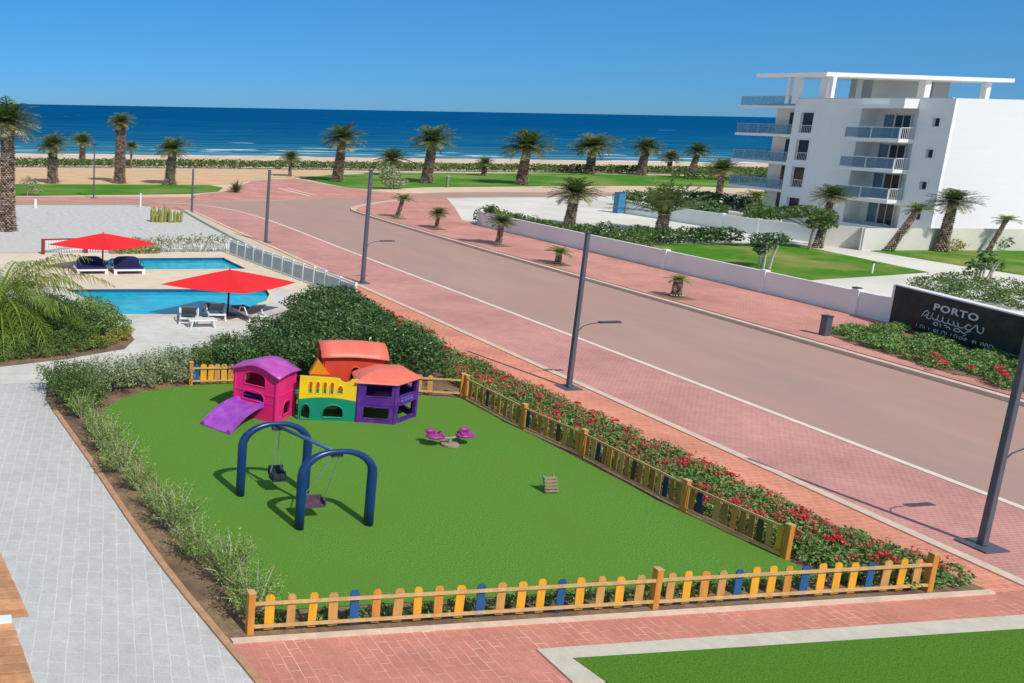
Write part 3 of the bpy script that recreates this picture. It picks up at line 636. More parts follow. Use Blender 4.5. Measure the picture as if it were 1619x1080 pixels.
MB().box(-.3, .3, -.25, .25, 6.3, 6.5).build('lamp_head', 'lampd', e)

# bollards and small posts
def bollard(px, py, h, w, label, mat='lamp', z=.15, cap=None):
    e = empty('bollard', G3(px, py, z), label, 'bollard')
    MB().box(-w/2, w/2, -w/2, w/2, 0, h).build('body', mat, e, bevel=.02)
    MB().box(-w/2-.02, w/2+.02, -w/2-.02, w/2+.02, h, h+.06).build('top', cap or 'lampd', e)
bollard(1303, 530, .98, .34, 'grey bollard light at the end of the bed before the sign')
bollard(977, 337, 2.3, .8, 'blue pillar at the end of the white garden wall', 'skyblue', 0., 'lampd')
bollard(1347, 500, 1.62, .3, 'white pier with dark lamp on the boundary wall left of the marble sign', 'white', 0., 'lampd')
bollard(1378, 432, .75, .12, 'small white garden light on the back lawn', 'whitem', .03)
bollard(707, 296, 1.6, .35, 'small pale post on the far lawn behind the crossing', 'leafg', .03, 'whitem')
bollard(56, 329, .9, .25, 'small white post at the left end of the gravel edge', 'white', 0., 'white')
bollard(222, 328, 1.5, .16, 'thin pale post on the gravel edge near the far footway', 'whitem', 0., 'whitem')

# =================================================================== BUILDING
B = empty('apartment_block', (87, 65.9, 0), 'white four storey apartment block with balconies and roof canopy', 'building')
BO = Vector((87, 65.9, 0))
def bb(name, mat, boxes, parent=B, bevel=0):
    mb = MB()
    for x0, x1, y0, y1, z0, z1 in boxes: mb.box(x0-87, x1-87, y0-65.9, y1-65.9, z0, z1)
    return mb.build(name, mat, parent, bevel=bevel)
def gridwall(x0, x1, Y0, Y1, Z0, Z1, ops):
    ys = sorted({Y0, Y1, *[o[0] for o in ops], *[o[1] for o in ops]}); out = []
    for a, b in zip(ys, ys[1:]):
        m = (a+b)/2; zs = [Z0]; cuts = sorted((o[2], o[3]) for o in ops if o[0] <= m <= o[1])
        z = Z0
        for c0, c1 in cuts: out.append((x0, x1, a, b, z, c0)); z = c1
        out.append((x0, x1, a, b, z, Z1))
    return out
FL = [.9, 3.62, 6.42, 9.22]   # slab tops
wins = [(78.68, 80.06, f+.22 if f > 1 else .98, f+2.34 if f > 1 else 2.75) for f in FL]
bays = [(68.75, 73.95, f, f+2.36 if f > 1 else 2.97) for f in FL]
bays = [(68.75, 73.95, FL[0], 3.12), (68.75, 73.95, FL[1], 6.0), (68.75, 73.95, FL[2], 8.8), (68.75, 73.95, FL[3], 11.98)]
sm = [(66.9, 67.5, 2.0, 2.62), (66.9, 67.5, 4.75, 5.5), (66.9, 67.5, 7.6, 8.4), (66.85, 67.45, 10.4, 11.2)]
bb('front_wall', 'white', gridwall(87, 87.35, 65.9, 80.9, 0, 12.9, wins+bays+sm))
bb('side_wall', 'board', [(87.35, 127, 65.9, 66.3, 0, 12.9)])
bb('back_body', 'white', [(88.9, 127, 66.3, 82.4, 0, 12.3)])
bb('roof_terrace', 'beige', [(87.35, 127, 66.3, 81.5, 12.3, 12.4)])
for y0, y1, z0, z1 in wins+sm:
    w = bb('window', 'inner', [(87.30, 87.34, y0, y1, z0, z1)])
    for nm, bx in (('pane', [(87.22, 87.24, y0+.06, (y0+y1)/2-.03, z0+.06, z1-.06), (87.22, 87.24, (y0+y1)/2+.03, y1-.06, z0+.06, z1-.06)]), ('frame', [(87.19, 87.26, y0, y0+.05, z0, z1), (87.19, 87.26, y1-.05, y1, z0, z1), (87.19, 87.26, y0+.05, y1-.05, z0, z0+.05), (87.19, 87.26, y0+.05, y1-.05, z1-.05, z1)])):
        bb(nm, 'dark' if nm == 'pane' else 'whitem', bx, w)
    t_ = .09; bb('surround', 'white', [(86.95, 86.998, y0-t_, y0, z0-t_, z1+t_), (86.95, 86.998, y1, y1+t_, z0-t_, z1+t_), (86.95, 86.998, y0, y1, z0-t_, z0), (86.95, 86.998, y0, y1, z1, z1+t_)], w)
    if z1-z0 > 1.2: bb('guard_rail', 'whitem', [(87.05, 87.09, y0, y1, z0+.75, z0+.8)]+[(87.06, 87.08, y0+.1+.18*i, y0+.12+.18*i, z0, z0+.75) for i in range(7)], w)
for k, (y0, y1, z0, z1) in enumerate(bays):
    by = bb('balcony_recess', 'wallw', [(87.35, 88.9, y0-.2, y0, z0-.22, z1+.2), (87.35, 88.9, y1, y1+.2, z0-.22, z1+.2), (87.35, 88.9, y0, y1, z1, z1+.2)])
    bb('balcony_door', 'dark', [(88.80, 88.86, y0+2.0, y0+3.35, z0+.06, z0+2.15)], by)
    bb('balcony_window', 'glassb', [(88.82, 88.87, y0+3.5, y0+4.4, z0+.06, z0+2.2)], by)
    bb('door_frame', 'whitem', [(88.76, 88.84, y0+1.9, y0+2.0, z0, z0+2.25), (88.76, 88.84, y0+2.65, y0+2.70, z0, z0+2.15), (88.76, 88.84, y0+3.36, y0+3.48, z0, z0+2.35), (88.76, 88.84, y0+4.4, y0+4.5, z0, z0+2.3)], by)
    if k:
        s = bb('balcony_slab', 'white', [(85.4, 88.88, y0+.02, y1-.02, z0-.3, z0)])
        bb('glass_panel', 'glassb', [(85.45, 85.48, y0+.2, y1-.1, z0+.08, z0+.98)], s)
        bb('railing', 'whitem', [(85.42, 85.5, y0+.05, y1-.05, z0+1.0, z0+1.06), (85.42, 86.98, y0+.05, y0+.12, z0+1.0, z0+1.06), (85.42, 85.5, y0+2.6, y0+2.66, z0, z0+1.0), (85.42, 85.5, y0+.05, y0+.13, z0, z0+1.0), (85.42, 85.5, y1-.12, y1-.05, z0, z0+1.0)]+[(85.62+.2*i, 85.65+.2*i, y0+.07, y0+.1, z0, z0+1.0) for i in range(7)], s)
    else: bb('glass_panel', 'glassb', [(87.1, 87.13, y0+1.0, y1-.1, z0+.0, z0+.35)], by)
bb('box_hood', 'white', [(85.4, 86.995, 68.85, 70.2, 12.0, 12.85), (85.4, 86.995, 70.2, 73.9, 12.0, 12.25)])
# sea-side end: set-back wall and projecting terraces
e1 = bb('end_wall', 'beige', [(87.75, 88.2, 80.91, 83.6, 0, 11.95), (88.2, 120, 82.9, 83.6, 0, 11.95)])
for f in FL:
    bb('terrace_door', 'dark', [(87.66, 87.745, 81.1, 81.95, f+.1, f+2.3)], e1)
for k, z in enumerate([3.45, 6.35, 9.25, 12.2]):
    M['glasst'] = M.get('glasst') or pmat('clear_terrace_glass', (.16, .36, .52), .1, .05, .5, alpha=.4)
    s = bb('terrace_slab', 'white', [(86.95, 100, 80.905, 87.6, z-.28, z)])
    bb('glass_panel', 'glasst', [(87.02, 87.05, 81.0, 87.5, z+.08, z+1.0), (87.05, 100, 87.5, 87.53, z+.08, z+1.0)], s)
    bb('railing', 'steel', [(87.0, 87.05, 81.0, 87.55, z+1.0, z+1.04)]+[(87.01, 87.05, 81.0+1.28*i, 81.04+1.28*i, z, z+1.0) for i in range(6)], s)
# roof canopy
q0 = Vector((*G(1308, 114, 15.55), 0)); q1 = Vector((*G(1605, 124.5, 15.55), 0)); q2 = Vector((*G(1197, 116.5, 15.55), 0))
q3 = q1+(q2-q0)
rc = MB(); rc.prism([(v-BO).to_2d()[:] for v in (q0, q1, q3, q2)], 15.15, 15.55).build('roof_canopy', 'white', B)
def colat(px, a, b, inset, w, nm='canopy_column', z0=12.4, z1=15.15):
    best = min((abs(PRJ(*(a+(b-a)*t/400).to_2d(), 14)[0]-px), t) for t in range(401))[1]; p = a+(b-a)*best/400-BO+inset
    MB().box(p.x-w/2, p.x+w/2, p.y-w/2, p.y+w/2, z0, z1).build(nm, 'white', B)
ins = Vector((.3, .8, 0))
M['core'] = pmat('shaded_core_grey', (.40, .42, .42), .85, .06, .6)  # canopy shade put into the grey of core, service room and set-back column
def tpx(px, a, c, off): return min((abs(PRJ(*(a+(c-a)*t/400+off).to_2d(), 14)[0]-px), t) for t in range(401))[1]/400
for px, w in ((1320, .8), (1474, .72), (1571, .55)): colat(px, q0, q1, Vector((0, .8, 0)), w)
for px, w in ((1250, .55), (1236, .3), (1303, .4)): colat(px, q0, q2, Vector((.9, 0, 0)), w)
o36 = Vector((0, 3.6, 0)); ta, tb, tc = [tpx(x, q0, q1, o36) for x in (1379, 1470, 1500)]
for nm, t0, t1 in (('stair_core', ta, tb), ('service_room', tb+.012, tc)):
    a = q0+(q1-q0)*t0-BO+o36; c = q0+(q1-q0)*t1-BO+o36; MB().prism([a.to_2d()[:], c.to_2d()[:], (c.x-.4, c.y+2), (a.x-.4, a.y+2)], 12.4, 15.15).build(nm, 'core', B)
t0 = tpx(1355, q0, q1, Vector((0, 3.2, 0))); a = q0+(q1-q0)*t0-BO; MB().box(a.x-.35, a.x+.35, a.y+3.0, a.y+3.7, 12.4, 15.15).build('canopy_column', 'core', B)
bb('parapet', 'beige', [(87.0, 87.2, 66.2, 80.9, 12.9, 12.98)])
# slatted fence and hedge at its foot
sf = empty('slatted_fence', (*G(1170, 366), 0), 'pale slatted fence at the sea corner of the apartment block', 'fence'); a0 = G3(1150, 352); a1 = G3(1232, 366); o = Vector(sf.location)
mb = MB(); n = 34
for i in range(n+1):
    p = a0+(a1-a0)*i/n-o; mb.box(p.x-.06, p.x+.06, p.y-.03, p.y+.03, 0, 1.3)
mb.build('slats', 'beige', sf); MB().beam(a0-o+Vector((0, 0, .9)), a1-o+Vector((0, 0, .9)), .05, .1).build('rail', 'beige', sf)
# =================================================================== PLAYGROUND
def arch_hole(x0, x1, z0, z1, r=.35, n=8, bottom=0.):
    """opening with a rounded top (r = share of the height that is arch)"""
    pts = [(x0, z0+bottom), (x1, z0+bottom)]; cx = (x0+x1)/2; rx = (x1-x0)/2; zz = z1-(z1-z0)*r
    for i in range(n+1):
        a = math.pi*i/n; pts.append((cx+rx*math.cos(a), zz+(z1-zz)*math.sin(a)))
    return pts
def panel(mb, o, u, outline, holes, th, inward=None):
    """upright panel: 2D outline (along u, height) with real openings"""
    o = Vector((*o, 0)) if len(o) == 2 else Vector(o); u = Vector((*u, 0)).normalized(); nn = Vector((u.y, -u.x, 0))
    if area(outline) < 0: outline = outline[::-1]
    holes = [h[::-1] if area(h) > 0 else h for h in holes]
    rings = [outline]+holes; flat = [p for r in rings for p in r]; tr = tessellate_polygon([[Vector((x, y, 0)) for x, y in r] for r in rings])
    k = len(flat); vs = [o+u*x+Vector((0, 0, y))+nn*s for s in (th/2, -th/2) for x, y in flat]
    fs = [tuple(t) for t in tr]+[tuple(i+k for i in t[::-1]) for t in tr]; j = 0
    for r in rings:
        n = len(r); fs += [(j+i, j+(i+1) % n, k+j+(i+1) % n, k+j+i) for i in range(n)]; j += n
    mb.add(vs, fs)
class RIMS:
    def __init__(s): s.l = []
    def tube(s, P, w, n, cap=False): s.l.append((P, w, n))
    def build(s, name, mat, parent, smooth=True):
        for P, w, n in s.l: MB().tube(P, w, n, cap=False).build(name, mat, parent, smooth=smooth)
def rim(mb, o, u, hole, th, w=.028):
    o = Vector((*o, 0)); u = Vector((*u, 0)).normalized(); nn = Vector((u.y, -u.x, 0)); P = [o+u*x+Vector((0, 0, y))+nn*(th/2) for x, y in hole]
    mb.tube(P+[P[0], P[1]], w, 5, cap=False)
PO = Vector((11.06, 27.92, .075))
ph = empty('playhouse', PO, 'pink, yellow, green and purple plastic playhouse with two towers, bridge and slide', 'playhouse')
def L2(x, y): return (x-PO.x, y-PO.y)
th = .09
# pink tower: corners front A, left B, right C
A, Bc, C = L2(11.06, 27.92), L2(9.95, 29.12), L2(12.0, 28.72); D = (Bc[0]+C[0]-A[0], Bc[1]+C[1]-A[1])
def vec(a, b): return (b[0]-a[0], b[1]-a[1])
def ln(a, b): return math.hypot(b[0]-a[0], b[1]-a[1])
lAB, lAC = ln(A, Bc), ln(A, C)
def bumptop(L, z0, hgt, n=12, skew=0.): return [(L*(1-i/n), z0+hgt*math.sin(math.pi*(i/n))**1.2) for i in range(n+1)]
mb = MB(); rm_ = RIMS()
for o_, u_ in ((Bc, vec(Bc, A)), (D, vec(D, C))):
    L = lAB; hs = [arch_hole(.36, 1.2, 1.22, 1.72, .4), arch_hole(.32, 1.18, .66 if o_ is Bc else .1, 1.04 if o_ is Bc else .9, .6)]
    panel(mb, o_, u_, [(0, 0), (L, 0)]+bumptop(L, 1.72, .2), hs, th)
    for h in hs: rim(rm_, o_, u_, h, th)
for o_, u_, k in ((A, vec(A, C), 0), (Bc, vec(Bc, D), 1)):
    L = lAC; hs = [arch_hole(.42, .95, .18, .72, .5)]+([arch_hole(.3, .9, 1.1, 1.6, .4)] if k else [])
    panel(mb, o_, u_, [(0, 0), (L, 0), (L, 1.72), (0, 1.72)], hs, th); 
    for h in hs: rim(rm_, o_, u_, h, th)
for p in (A, Bc, C, D): mb.tube([(p[0], p[1], 0), (p[0], p[1], 1.72)], .085, 8)
pt = mb.build('pink_tower', 'pink', ph); rm_.build('window_rim', 'pink', pt, smooth=True)
mb = MB()   # mid ledges
for a_, b_ in ((Bc, A), (A, C)): mb.beam((*a_, .98), (*b_, .98), .13, .05); mb.beam((*a_, .66), (*b_, .66), .11, .03)
mb.build('ledge', 'pink', pt)
MB().prism([A, C, D, Bc], .62, .68).build('deck', 'purd', pt)
def vault(mb, o, u, v, Lu, Lv, z0, prof, th=.05, ov=.18):
    """curved roof: height profile along u, straight along v"""
    o = Vector((*o, 0)); u = Vector((*u, 0)).normalized(); v = Vector((*v, 0)).normalized(); n = len(prof); m = 6; top = []; 
    for i, (t, z) in enumerate(prof):
        for j in range(m+1):
            s = j/m; zz = z0+z+.07*math.sin(math.pi*s); top.append(o+u*(t*(Lu+2*ov)-ov)+v*(s*(Lv+2*ov)-ov)+Vector((0, 0, zz)))
    bot = [p-Vector((0, 0, th)) for p in top]; k = len(top); f = []
    for i in range(n-1):
        for j in range(m):
            a = i*(m+1)+j; f += [(a, a+1, a+m+2, a+m+1), (k+a+m+1, k+a+m+2, k+a+1, k+a)]
    for i in range(n-1):
        a = i*(m+1); f += [(a, a+m+1, k+a+m+1, k+a)]; a += m; f += [(a+m+1, a, k+a, k+a+m+1)]
    for j in range(m):
        f += [(j+1, j, k+j, k+j+1)]; a = (n-1)*(m+1)+j; f += [(a, a+1, k+a+1, k+a)]
    mb.add(top+bot, f)
prof = [(i/14, -.03+.30*math.sin(math.pi*i/14)**1.3+.05*math.cos(2*math.pi*i/14)*0) for i in range(15)]
mb = MB(); vault(mb, Bc, vec(Bc, A), vec(A, C), lAB, lAC, 1.74, prof, .06, .17); mb.build('violet_roof', 'purr', ph, smooth=True)
# slide from the left face, running out towards the front left
mid = Vector(((A[0]+Bc[0])/2, (A[1]+Bc[1])/2, 0)); u = Vector((*vec(Bc, A), 0)).normalized(); out_ = Vector((-abs(u.y), -abs(u.x), 0)).normalized()
tgt = Vector((8.72-PO.x, 27.55-PO.y, 0)); out_ = (tgt-mid-Vector((-.15, .12, 0))); 
mid = mid+Vector((-.1, .1, 0)); Ls_ = out_.length; od = out_.normalized(); wd = Vector((-od.y, od.x, 0)); mb = MB(); n = 14; secs = []
for i in range(n+1):
    t = i/n; z = .54*(1-t)+.17*math.sin(math.pi*t)+.05; w = .50+.08*t
    c = mid+od*(Ls_*t)
    # across: rail, bed, rail
    secs.append([c+wd*s*w+Vector((0, 0, z+h)) for s, h in ((-1.12, -.05), (-1.08, .11), (-.9, .11), (-.82, 0), (-.3, -.012), (.3, -.012), (.82, 0), (.9, .11), (1.08, .11), (1.12, -.05))])
m = len(secs[0]); mb.add([p for s in secs for p in s], [(i*m+j, i*m+(j+1) % m, (i+1)*m+(j+1) % m, (i+1)*m+j) for i in range(n) for j in range(m)]+[tuple(range(m)), tuple(n*m+j for j in range(m))[::-1]])
mb.build('slide', 'purs', ph, smooth=False)
# bridge
Fa, Fb = L2(12.03, 28.28), L2(14.02, 27.83); u = vec(Fa, Fb); Lb = ln(Fa, Fb); un = Vector((*u, 0)).normalized(); back = Vector((-un.y, un.x, 0))*.95
def gtop(n=12): return [(Lb*(1-i/n), .70+.16*math.sin(math.pi*(.12+.80*(1-i/n)))**1) for i in range(n+1)]
mg, my, rg, ry = MB(), MB(), RIMS(), RIMS()
for k in (0, 1):
    o_ = (Fa[0]+back.x*k, Fa[1]+back.y*k); hs = [arch_hole(-.0+.08, .42, .04, .60, .5), arch_hole(.86, 1.58, .12, .60, .55)]
    panel(mg, o_, u, [(0, 0), (Lb, 0)]+gtop(), hs, .1)
    if not k:
        for h in hs: rim(rg, o_, u, h, .1)
    gt = gtop()
    scoop = [(Lb, 1.56), (Lb-.22, 1.55), (Lb-.30, 1.46), (Lb-.42, 1.42), (Lb-.55, 1.46), (Lb-.63, 1.56), (Lb-.75, 1.58), (0, 1.62)]
    hs = [arch_hole(.32+.25*i, .45+.25*i, .98, 1.44, .2) for i in range(4)]+[arch_hole(1.33, 1.52, 1.0, 1.32, .5)]
    if k: continue
    panel(my, o_, u, [(x, z+.003) for x, z in gt[::-1]]+scoop, hs, .1)
    if not k:
        for h in hs: rim(ry, o_, u, h, .1, .016)
g_ = mg.build('green_tunnel', 'grn', ph); rg.build('arch_rim', 'grn', g_, smooth=True)
y_ = my.build('yellow_bridge_side', 'yel', ph); ry.build('slot_rim', 'yel', y_, smooth=True)
MB().prism([Fa, Fb, (Fb[0]+back.x, Fb[1]+back.y), (Fa[0]+back.x, Fa[1]+back.y)], .66, .70).build('bridge_deck', 'grn', ph)
# purple six-sided tower
hexp = [L2(*p) for p in [(14.04, 27.80), (15.26, 27.42), (16.42, 28.10), (16.40, 29.20), (15.35, 29.4), (14.4, 28.85)]]
mb, rm_ = MB(), RIMS()
for i in range(6):
    a, b = hexp[i], hexp[(i+1) % 6]; L = ln(a, b); hs = [[(.22, .16), (L-.2, .16), (L-.2, .58), (.22, .58)], [(.26, .98), (L-.14, .98), (L-.14, 1.40), (.26, 1.40)]]
    if i == 1: hs = [[(.14, .14), (L-.1, .14), (L-.1, .66), (.14, .66)], [(.14, .98), (L-.1, .98), (L-.1, 1.42), (.14, 1.42)]]
    if i == 5: hs = []
    panel(mb, a, vec(a, b), [(0, 0), (L, 0), (L, 1.5), (0, 1.5)], hs, .09)
    for h in hs: rim(rm_, a, vec(a, b), h, .09, .02)
    mb.tube([(a[0], a[1], 0), (a[0], a[1], 1.5)], .085, 6)
    mb.beam((*a, .70), (*b, .70), .13, .04)
pu = mb.build('purple_tower', 'purd', ph); rm_.build('window_rim', 'purd', pu, smooth=True)
M['scribble'] = pmat('pale_blue_sticker', (.16, .17, .55), .5, .5, 9)
a, b = Vector((*hexp[1], 0)), Vector((*hexp[2], 0)); ud = (b-a).normalized(); nd = Vector((ud.y, -ud.x, 0))*.052
mb = MB(); random.seed(4)
for i in range(4):
    s = .3+.2*i; mb.tube([a+ud*(s+dx)+nd+Vector((0, 0, .84+dz)) for dx, dz in ((0, -.06), (.02, .07), (.10, .06), (.12, -.02), (.03, -.06), (.13, -.07))], .014, 5)
mb.build('worn_sticker', 'scribble', pu)
MB().prism(hexp, .64, .68).build('deck', 'purd', pu)
mb = MB(); cx = sum(p[0] for p in hexp)/6; cy = sum(p[1] for p in hexp)/6; rings = [(1.10, 1.44), (1.15, 1.47), (1.10, 1.52), (.92, 1.62), (.68, 1.70), (.38, 1.77), (.12, 1.79)]; vs = []
for s, z in rings:
    for i in range(6):
        a, b = hexp[i], hexp[(i+1) % 6]
        for t in (0, .5): vs.append((cx+(a[0]*(1-t)+b[0]*t-cx)*s*(1.0 if t == 0 else .99), cy+(a[1]*(1-t)+b[1]*t-cy)*s, z))
f = [(i*12+j, i*12+(j+1) % 12, (i+1)*12+(j+1) % 12, (i+1)*12+j) for i in range(len(rings)-1) for j in range(12)]+[tuple(range(12))[::-1], tuple(len(rings)*12-12+j for j in range(12))]
mb.add(vs, f); mb.build('coral_roof', 'orap', ph)
# red house behind
R0, R1 = L2(13.82, 30.25), L2(15.95, 29.75); u = vec(R0, R1); Lr = ln(R0, R1); un = Vector((*u, 0)).normalized(); bk = Vector((-un.y, un.x, 0)); dp = 1.3; tz = 1.70
mb, rm_ = MB(), RIMS()
panel(mb, R0, u, [(0, 0), (Lr, 0), (Lr, tz), (0, tz)], [arch_hole(.95, 1.38, .62, 1.35, .45)], .1)
rim(rm_, R0, u, arch_hole(.95, 1.38, .62, 1.35, .45), .1)
rbk = (R0[0]+bk.x*dp, R0[1]+bk.y*dp); panel(mb, rbk, u, [(0, 0), (Lr, 0), (Lr, tz), (0, tz)], [], .1)
for o_ in (R0, R1):
    tp = [(dp*(1-i/10), tz+.36*math.sin(math.pi*i/10)**.8) for i in range(11)]
    panel(mb, o_, (bk.x, bk.y), [(0, 0), (dp, 0)]+tp, [arch_hole(.4, .95, 1.25, 1.72, .5)], .1); rim(rm_, o_, (bk.x, bk.y), arch_hole(.4, .95, 1.25, 1.72, .5), .1)
rh = mb.build('red_house', 'redp', ph); rm_.build('window_rim', 'redp', rh, smooth=True)
mb = MB(); pr_ = [(i/12, -.02+.42*math.sin(math.pi*i/12)**.85) for i in range(13)]; vault(mb, R0, (bk.x, bk.y), u, dp, Lr, tz+.02, pr_, .06, .16); mb.build('barrel_roof', 'orap', ph, smooth=True)
mb = MB(); q = Vector((*R0, 0))-un*.25; panel(mb, (q.x-.32, q.y+.05), u, [(0, 1.02), (.75, 1.02), (.3, 1.62)], [], .25)
M['oran'] = pmat('orange_plastic', (.88, .30, .02), .4, .06, 2); mb.build('orange_gable', 'oran', ph)
mb = MB(); panel(mb, (q.x-.30, q.y+.05), u, [(0, 0), (.72, 0), (.72, 1.015), (0, 1.015)], [], .22); mb.build('red_base', 'redp', ph)

# swing set
so_ = Vector((8.9, 20.35, .075)); sw = empty('swing_set', so_, 'dark blue steel swing frame of two arches joined by a beam', 'swing set')
def archp(x0, y0, w, h, r=.62, n=9):
    P = [Vector((x0, y0, 0)), Vector((x0, y0, (h-r)*.5)), Vector((x0, y0, h-r))]
    for i in range(1, n+1): a = math.pi/2*i/n; P.append(Vector((x0+w*.47*(1-math.cos(a)), y0, h-r+r*math.sin(a))))
    Q = [Vector((2*x0+w-p.x, p.y, p.z)) for p in P[::-1]]; return P+Q[0:]
H2 = 2.12
for x0, y0 in ((-.92, 2.13), (0, 0)):
    P = archp(x0, y0, 1.95, H2); n = len(P); rr = [  .13-.065*min(1, max(0, (i-2)/9)) if i < n/2 else .13-.065*min(1, max(0, (n-1-i-2)/9)) for i in range(n)]
    MB().tube(P, rr, 12).build('arch', 'blue', sw, smooth=True)
c1, c2 = Vector((-.92+.975, 2.13, H2-.05)), Vector((.975, 0, H2-.05)); bd = (c2-c1).normalized()
MB().tube([c1, c2], .055, 10).build('beam', 'bluel', sw, smooth=True)
def chain(mb, a, b):
    a = Vector(a); b = Vector(b); n = int((b-a).length/.05)
    mb.tube([a, b], .016, 5)
    for i in range(n):
        p = a+(b-a)*(i+.5)/n; mb.beam(p-Vector((0, 0, .02)), p+Vector((0, 0, .02)), .03 if i % 2 else .012, .012 if i % 2 else .03, up=(0, 1, 0))
t1 = c1+bd*.05; t2 = c2-bd*.08
for c in (t1, t2): MB().box(c.x-.16, c.x+.16, c.y-.05, c.y+.05, H2-.17, H2-.08).build('hanger', 'lampd', sw)
# bucket seat (rear), worn tray seat (front)
bs = Vector((t1.x+.12, t1.y+.1, .5)); mb = MB()
for i in range(8):
    a = 6.283*i/8; b = 6.283*(i+1)/8; mb.beam(bs+Vector((.23*math.cos(a), .2*math.sin(a), .06)), bs+Vector((.23*math.cos(b), .2*math.sin(b), .06)), .05, .16)
mb.box(bs.x-.2, bs.x+.2, bs.y-.17, bs.y+.17, bs.z-.1, bs.z-.05); mb.box(bs.x-.22, bs.x+.22, bs.y+.15, bs.y+.2, bs.z, bs.z+.26)
s1 = mb.build('bucket_seat', 'rubber', sw); mb = MB()
for dx in (-.06, .06): chain(mb, (t1.x+dx, t1.y, H2-.16), (t1.x+dx+.02, t1.y+.05, 1.0)); 
for dx in (-.22, .22): chain(mb, (t1.x+(.06 if dx > 0 else -.06)+.02, t1.y+.05, 1.0), (bs.x+dx, bs.y, bs.z+.12))
mb.build('chain', 'steel', s1)
fs = Vector((t2.x-.42, t2.y+.42, .42)); mb = MB(); mb.box(fs.x-.34, fs.x+.34, fs.y-.16, fs.y+.16, fs.z-.03, fs.z+.02)
for dx in (-.34, .34): mb.box(fs.x+dx-.02, fs.x+dx+.02, fs.y-.16, fs.y+.16, fs.z+.02, fs.z+.14)
mb.box(fs.x-.34, fs.x+.34, fs.y+.14, fs.y+.17, fs.z+.02, fs.z+.2); s2 = mb.build('tray_seat', 'seatp', sw); mb = MB()
chain(mb, (t2.x+.08, t2.y, H2-.16), (fs.x+.34, fs.y, fs.z+.1)); chain(mb, (t2.x-.08, t2.y, H2-.16), (fs.x-.34, fs.y, fs.z+.1)); mb.build('chain', 'steel', s2)

# see-saw rocker
rk = empty('rocker', (16.18, 25.35, .075), 'magenta two seat plastic rocker on the artificial lawn', 'rocker'); rk.scale = (.88, .9, .85)
mb = MB(); mb.tube([(0, 0, 0), (0, 0, .10)], .34, 14); mb.build('wooden_base', 'greyw', rk, bevel=.02)
MB().tube([(0, 0, .1), (0, 0, .32)], [.09, .06], 10).build('spring', 'steel', rk)
MB().tube([(-.6, -.05, .36), (0, 0, .30), (.6, .05, .36)], .045, 8).build('bar', 'greyw', rk)
def lump(mb, c, r, n=10, m=6):
    P = [Vector(c)+Vector((r[0]*math.cos(2*math.pi*j/n)*math.sin(math.pi*i/m), r[1]*math.sin(2*math.pi*j/n)*math.sin(math.pi*i/m), r[2]*math.cos(math.pi*i/m))) for i in range(1, m) for j in range(n)]
    P = [Vector(c)+Vector((0, 0, r[2]))]+P+[Vector(c)-Vector((0, 0, r[2]))]; f = [(0, 1+j, 1+(j+1) % n) for j in range(n)]+[(len(P)-1, 1+(m-2)*n+(j+1) % n, 1+(m-2)*n+j) for j in range(n)]
    f += [(1+i*n+j, 1+(i+1)*n+j, 1+(i+1)*n+(j+1) % n, 1+i*n+(j+1) % n) for i in range(m-2) for j in range(n)]; mb.add(P, f)
for s in (-1, 1):
    mb = MB(); lump(mb, (s*.60, 0, .40), (.38, .26, .10), 14, 8); lump(mb, (s*.70, .20, .54), (.22, .1, .11), 12, 8)
    mb.tube([(s*.40, -.2, .45), (s*.40, 0, .60), (s*.40, .2, .45)], .03, 6); mb.build('seat', 'magp', rk, smooth=True)
# slatted step
st = empty('slatted_step', (17.14, 21.5, .075), 'small weathered slatted wooden step on the artificial lawn', 'step'); st.scale = (.95, 1, .78)
for i in range(5):
    MB().box(-.22, .22, .02+.03*i, .10+.03*i, .06+.115*i, .115+.115*i).build('slat', 'greyw', st)
for s in (-1, 1): MB().beam((s*.17, .1, 0), (s*.17, .27, .6), .04, .05).build('side_rail', 'greyw', st)

# =================================================================== POOLSIDE
def umbrella(px, py, label, R=3.75, top=2.45, eave=1.72, rz=0, Ry=2.6):
    e = empty('parasol', G3(px, py, .03), label, 'parasol', 'red square parasols by the pools', rz)
    MB().box(-.35, .35, -.35, .35, 0, .08).build('base', 'lampd', e, bevel=.02); MB().tube([(0, 0, .08), (0, 0, top-.03)], .055, 10).build('pole', 'navy', e, smooth=True)
    mb = MB(); n = 10; cs = [Vector((R, 0, 0)), Vector((0, Ry, 0)), Vector((-R, 0, 0)), Vector((0, -Ry, 0))]; vs = []
    for i in range(n+1):
        s = max(i/n, .015)
        for k in range(4):
            for t in (0, .25, .5, .75):
                p = (cs[k]*(1-t)+cs[(k+1) % 4]*t)*s; sag = .10*math.sin(math.pi*t)*s*math.sin(math.pi*min(1, s)*.6); z = top-(top-eave)*(s**1.12)-sag*.8; vs.append(p+Vector((0, 0, z)))
    m = 16; f = [(i*m+j, i*m+(j+1) % m, (i+1)*m+(j+1) % m, (i+1)*m+j) for i in range(n) for j in range(m)]+[tuple(range(m))]
    k0 = len(vs); vs += [v-Vector((0, 0, .015)) for v in vs]; f += [tuple(i+k0 for i in q[::-1]) for q in f]; f += [(n*m+j, n*m+(j+1) % m, k0+n*m+(j+1) % m, k0+n*m+j) for j in range(m)]
    mb.add(vs, f); mb.build('canopy', 'red', e); MB().tube([(0, 0, top-.02), (0, 0, top+.08)], .05, 8).build('finial', 'red', e)
    for k in range(4): MB().beam((0, 0, top-.12), cs[k]*.97+Vector((0, 0, eave+.0)), .03, .03).build('rib', 'lampd', e)
umbrella(360, 497, 'red parasol beside the near pool with dark pole')
umbrella(162, 425, 'red parasol above the navy loungers by the far pool')
sh_ = empty('shade_posts', G3(68, 402, .02), 'two dark red shade posts behind the far parasol', 'posts')
